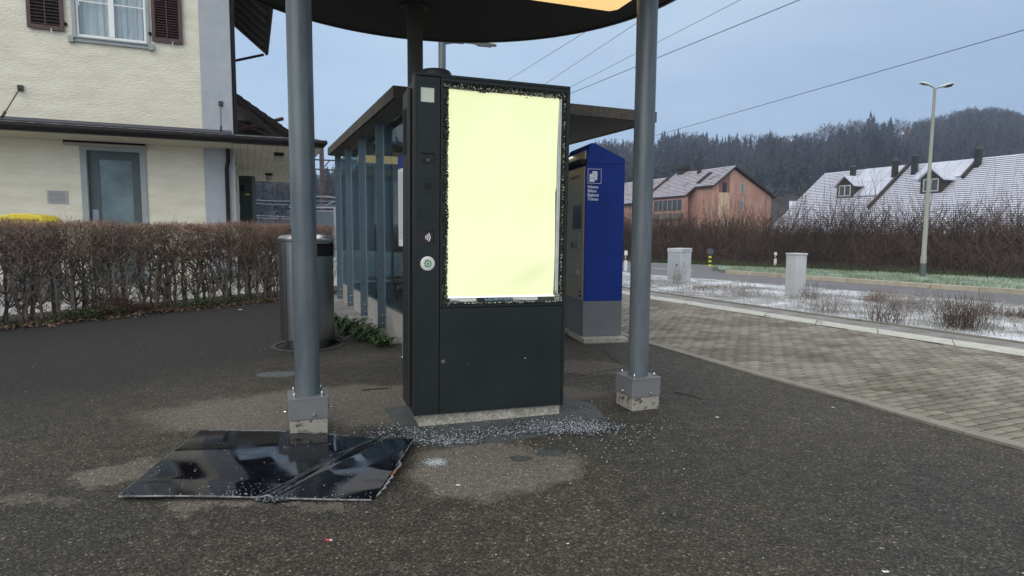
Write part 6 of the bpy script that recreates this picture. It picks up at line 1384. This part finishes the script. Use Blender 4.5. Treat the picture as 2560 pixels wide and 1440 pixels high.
for az in np.arange(7.0, 15.4, .42): ridge_tree(az+rng.normal(0, .1), 'c' if rng.random() < .6 else 'b', rng.uniform(10, 15) if az < 13 else rng.uniform(13, 17), 1.0+rng.normal(0, .01))
for az in np.arange(13.2, 20.6, .30): ridge_tree(az+rng.normal(0, .06), 'c' if rng.random() < .5 else 'b', rng.uniform(14, 21)*(1.0 if az < 18.5 else .82), 1.0+rng.normal(0, .012))
for az in np.arange(19.5, 23.3, .30): ridge_tree(az+rng.normal(0, .05), 'b' if rng.random() < .75 else 'c', rng.uniform(13, 17), 1.0+rng.normal(0, .01))
for az in np.arange(24.6, 29.6, .26): ridge_tree(az+rng.normal(0, .04), 'b', rng.uniform(15, 20) if az > 26 else rng.uniform(13, 16), 1.0+rng.normal(0, .008))
for az, k, h in ((29.55, 'c', 22), (29.75, 'c', 20), (29.3, 'c', 17), (30.3, 'c', 10), (30.15, 'b', 17), (30.9, 'c', 19), (30.75, 'b', 18), (31.2, 'b', 19), (31.6, 'b', 18), (31.9, 'b', 17)): ridge_tree(az, k, h)
for az in np.arange(32.2, 41.5, .34): ridge_tree(az+rng.normal(0, .05), 'c' if (rng.random() < .25 or az > 38) and az > 34 else 'b', rng.uniform(11, 15), 1.0+rng.normal(0, .01))
for az in np.arange(-19, -14, .5): ridge_tree(az, 'c', rng.uniform(12, 17))
o = link('larch', BARES and np_mesh('larch', *conifer_vf(77, 18, 16, 9)), M_LARCH, None); o.location = tuple(place(32.05, .80)); o.scale = (1.5, 1.5, 1.0); tag(o, 'orange brown larch standing out on the hillside above the roofs', 'tree')
# woods on the slopes, one mass
def wood(N, lib, m_, name, label, az0, az1, f0, f1, hs):
    parts_ = []; 
    for _ in range(N):
        az = rng.uniform(az0, az1); fr = f0+(f1-f0)*rng.random()**.8; V, F = lib[int(rng.integers(0, len(lib)))]; p = place(az, fr); a = rng.random()*6.28; s = rng.uniform(*hs); c, s2 = math.cos(a), math.sin(a)
        W = V@np.array([[c, s2, 0], [-s2, c, 0], [0, 0, 1]])*s+p; parts_.append((W, F))
    V, F = merge(parts_); o = link(name, np_mesh(name, V, F), m_, None, kind='stuff'); tag(o, label, 'woods')
wood(1700, BAREL, M_BARE, 'bare_woods', 'leafless woods covering the hillside behind the houses', 6.5, 42, .55, .87, (.8, 1.15)); wood(560, CONL, M_CON, 'conifer_woods', 'dark conifers scattered through the hillside woods', 6.5, 42, .5, .86, (.8, 1.15)); wood(420, BAREL, M_BARE, 'bare_woods', 'leafless woods crowding the round hilltop at the right', 32.4, 44, .84, 1.03, (.8, 1.05))
wood(420, BAREL, M_BARE, 'bare_woods', 'leafless woods on the hill beyond the station', -26, -6, .5, 1.0, (.8, 1.1)); wood(300, CONL, M_CON, 'conifer_woods', 'dark conifers on the hill beyond the station', -26, -6, .5, 1.02, (.8, 1.15))

# ---------------------------------------------------------------- litter
def scrap(x_, y_, pts, m_, label, rz=0): 
    o = MB().prism(pts, 0.0, .002).obj('paper_scrap', m_, None, loc=(x_, y_, .003), rot=rz); tag(o, label, 'litter')
    return o
wp = mat('white_paper', (.7, .7, .68), rough=.8)
s = scrap(-.762, 2.494, [(-.014, -.008), (.004, -.009), (.002, .008), (-.018, .009)], mat('red_paper', (.55, .05, .07), rough=.6), 'small torn red and white scrap lying on the asphalt in front')
MB().prism([(.004, -.009), (.016, .000), (.002, .008)], 0, .002).obj('white_corner', wp, s)
scrap(1.45, 2.28, [(-.012, -.007), (.012, -.006), (.014, .006), (.0, .003), (-.01, .009)], wp, 'white paper scrap at the bottom right of the forecourt')
scrap(.24, 2.48, [(-.006, -.005), (.006, -.004), (.004, .005)], wp, 'tiny white scrap on the asphalt below the kiosk'); scrap(-.27, 3.07, [(-.012, -.006), (.010, -.007), (.013, .004), (-.008, .008)], wp, 'white flake on the pale asphalt patch below the kiosk')
scrap(1.46, 4.28, [(-.012, -.007), (.012, -.006), (.010, .007), (-.01, .006)], wp, 'white scrap on the asphalt right of the right post'); scrap(2.42, 4.55, [(-.010, -.006), (.010, -.005), (.010, .006), (-.01, .005)], wp, 'white flake on the asphalt beside the paving kerb')
scrap(-4.45, 10.05, [(-.03, -.02), (.03, -.02), (.03, .02), (-.03, .02)], wp, 'white scrap at the edge of the leaf litter by the hedge')
o = MB().tube([(-1.22, 4.95, .006), (-1.12, 4.98, .008), (-1.02, 5.02, .006)], .004, 5).obj('twig', mat('twig_dark', (.015, .013, .012), rough=.9)); tag(o, 'short dark stick lying between the left post and kiosk', 'twig')
o = MB().tube([(1.33, 4.95, .006), (1.42, 4.85, .010), (1.50, 4.74, .006)], .0035, 5).obj('twig', MATS['twig_dark']); tag(o, 'thin dark stick lying right of the right post', 'twig')
def chips(n):
    x_ = rng.uniform(-4.5, 4, n); y_ = 1.6+6*rng.random(n)**1.3; ok = (np.abs(x_) < .95*y_) & (x_ < np.interp(y_, kp[::-1, 1], kp[::-1, 0])-.02)
    return np.c_[x_[ok], y_[ok], np.full(ok.sum(), .003)]
o = crumbs(1300, chips, .0044, 'stone_chips', crumb_mat('chips', (.14, .13, .11), (.5, .49, .46), .6), None, .5); tag(o, 'tiny pale stone chips strewn over the asphalt', 'stone chips')

# ---------------------------------------------------------------- air
HAZE = 0.00048
if HAZE:
    hz = MB().box(-620, 760, -60, 1100, -1.4, 150).obj('haze', None, kind='stuff')
    hm = bpy.data.materials.new('haze'); hm.use_nodes = True; nt = hm.node_tree; nt.nodes.clear(); o_ = nt.nodes.new('ShaderNodeOutputMaterial'); pv = nt.nodes.new('ShaderNodeVolumePrincipled')
    pv.inputs['Color'].default_value = (.60, .73, 1.0, 1); pv.inputs['Density'].default_value = HAZE; pv.inputs['Anisotropy'].default_value = 0.0; nt.links.new(pv.outputs[0], o_.inputs['Volume'])
    hz.data.materials.append(hm); tag(hz, 'thin blue winter haze over the whole valley', 'haze')
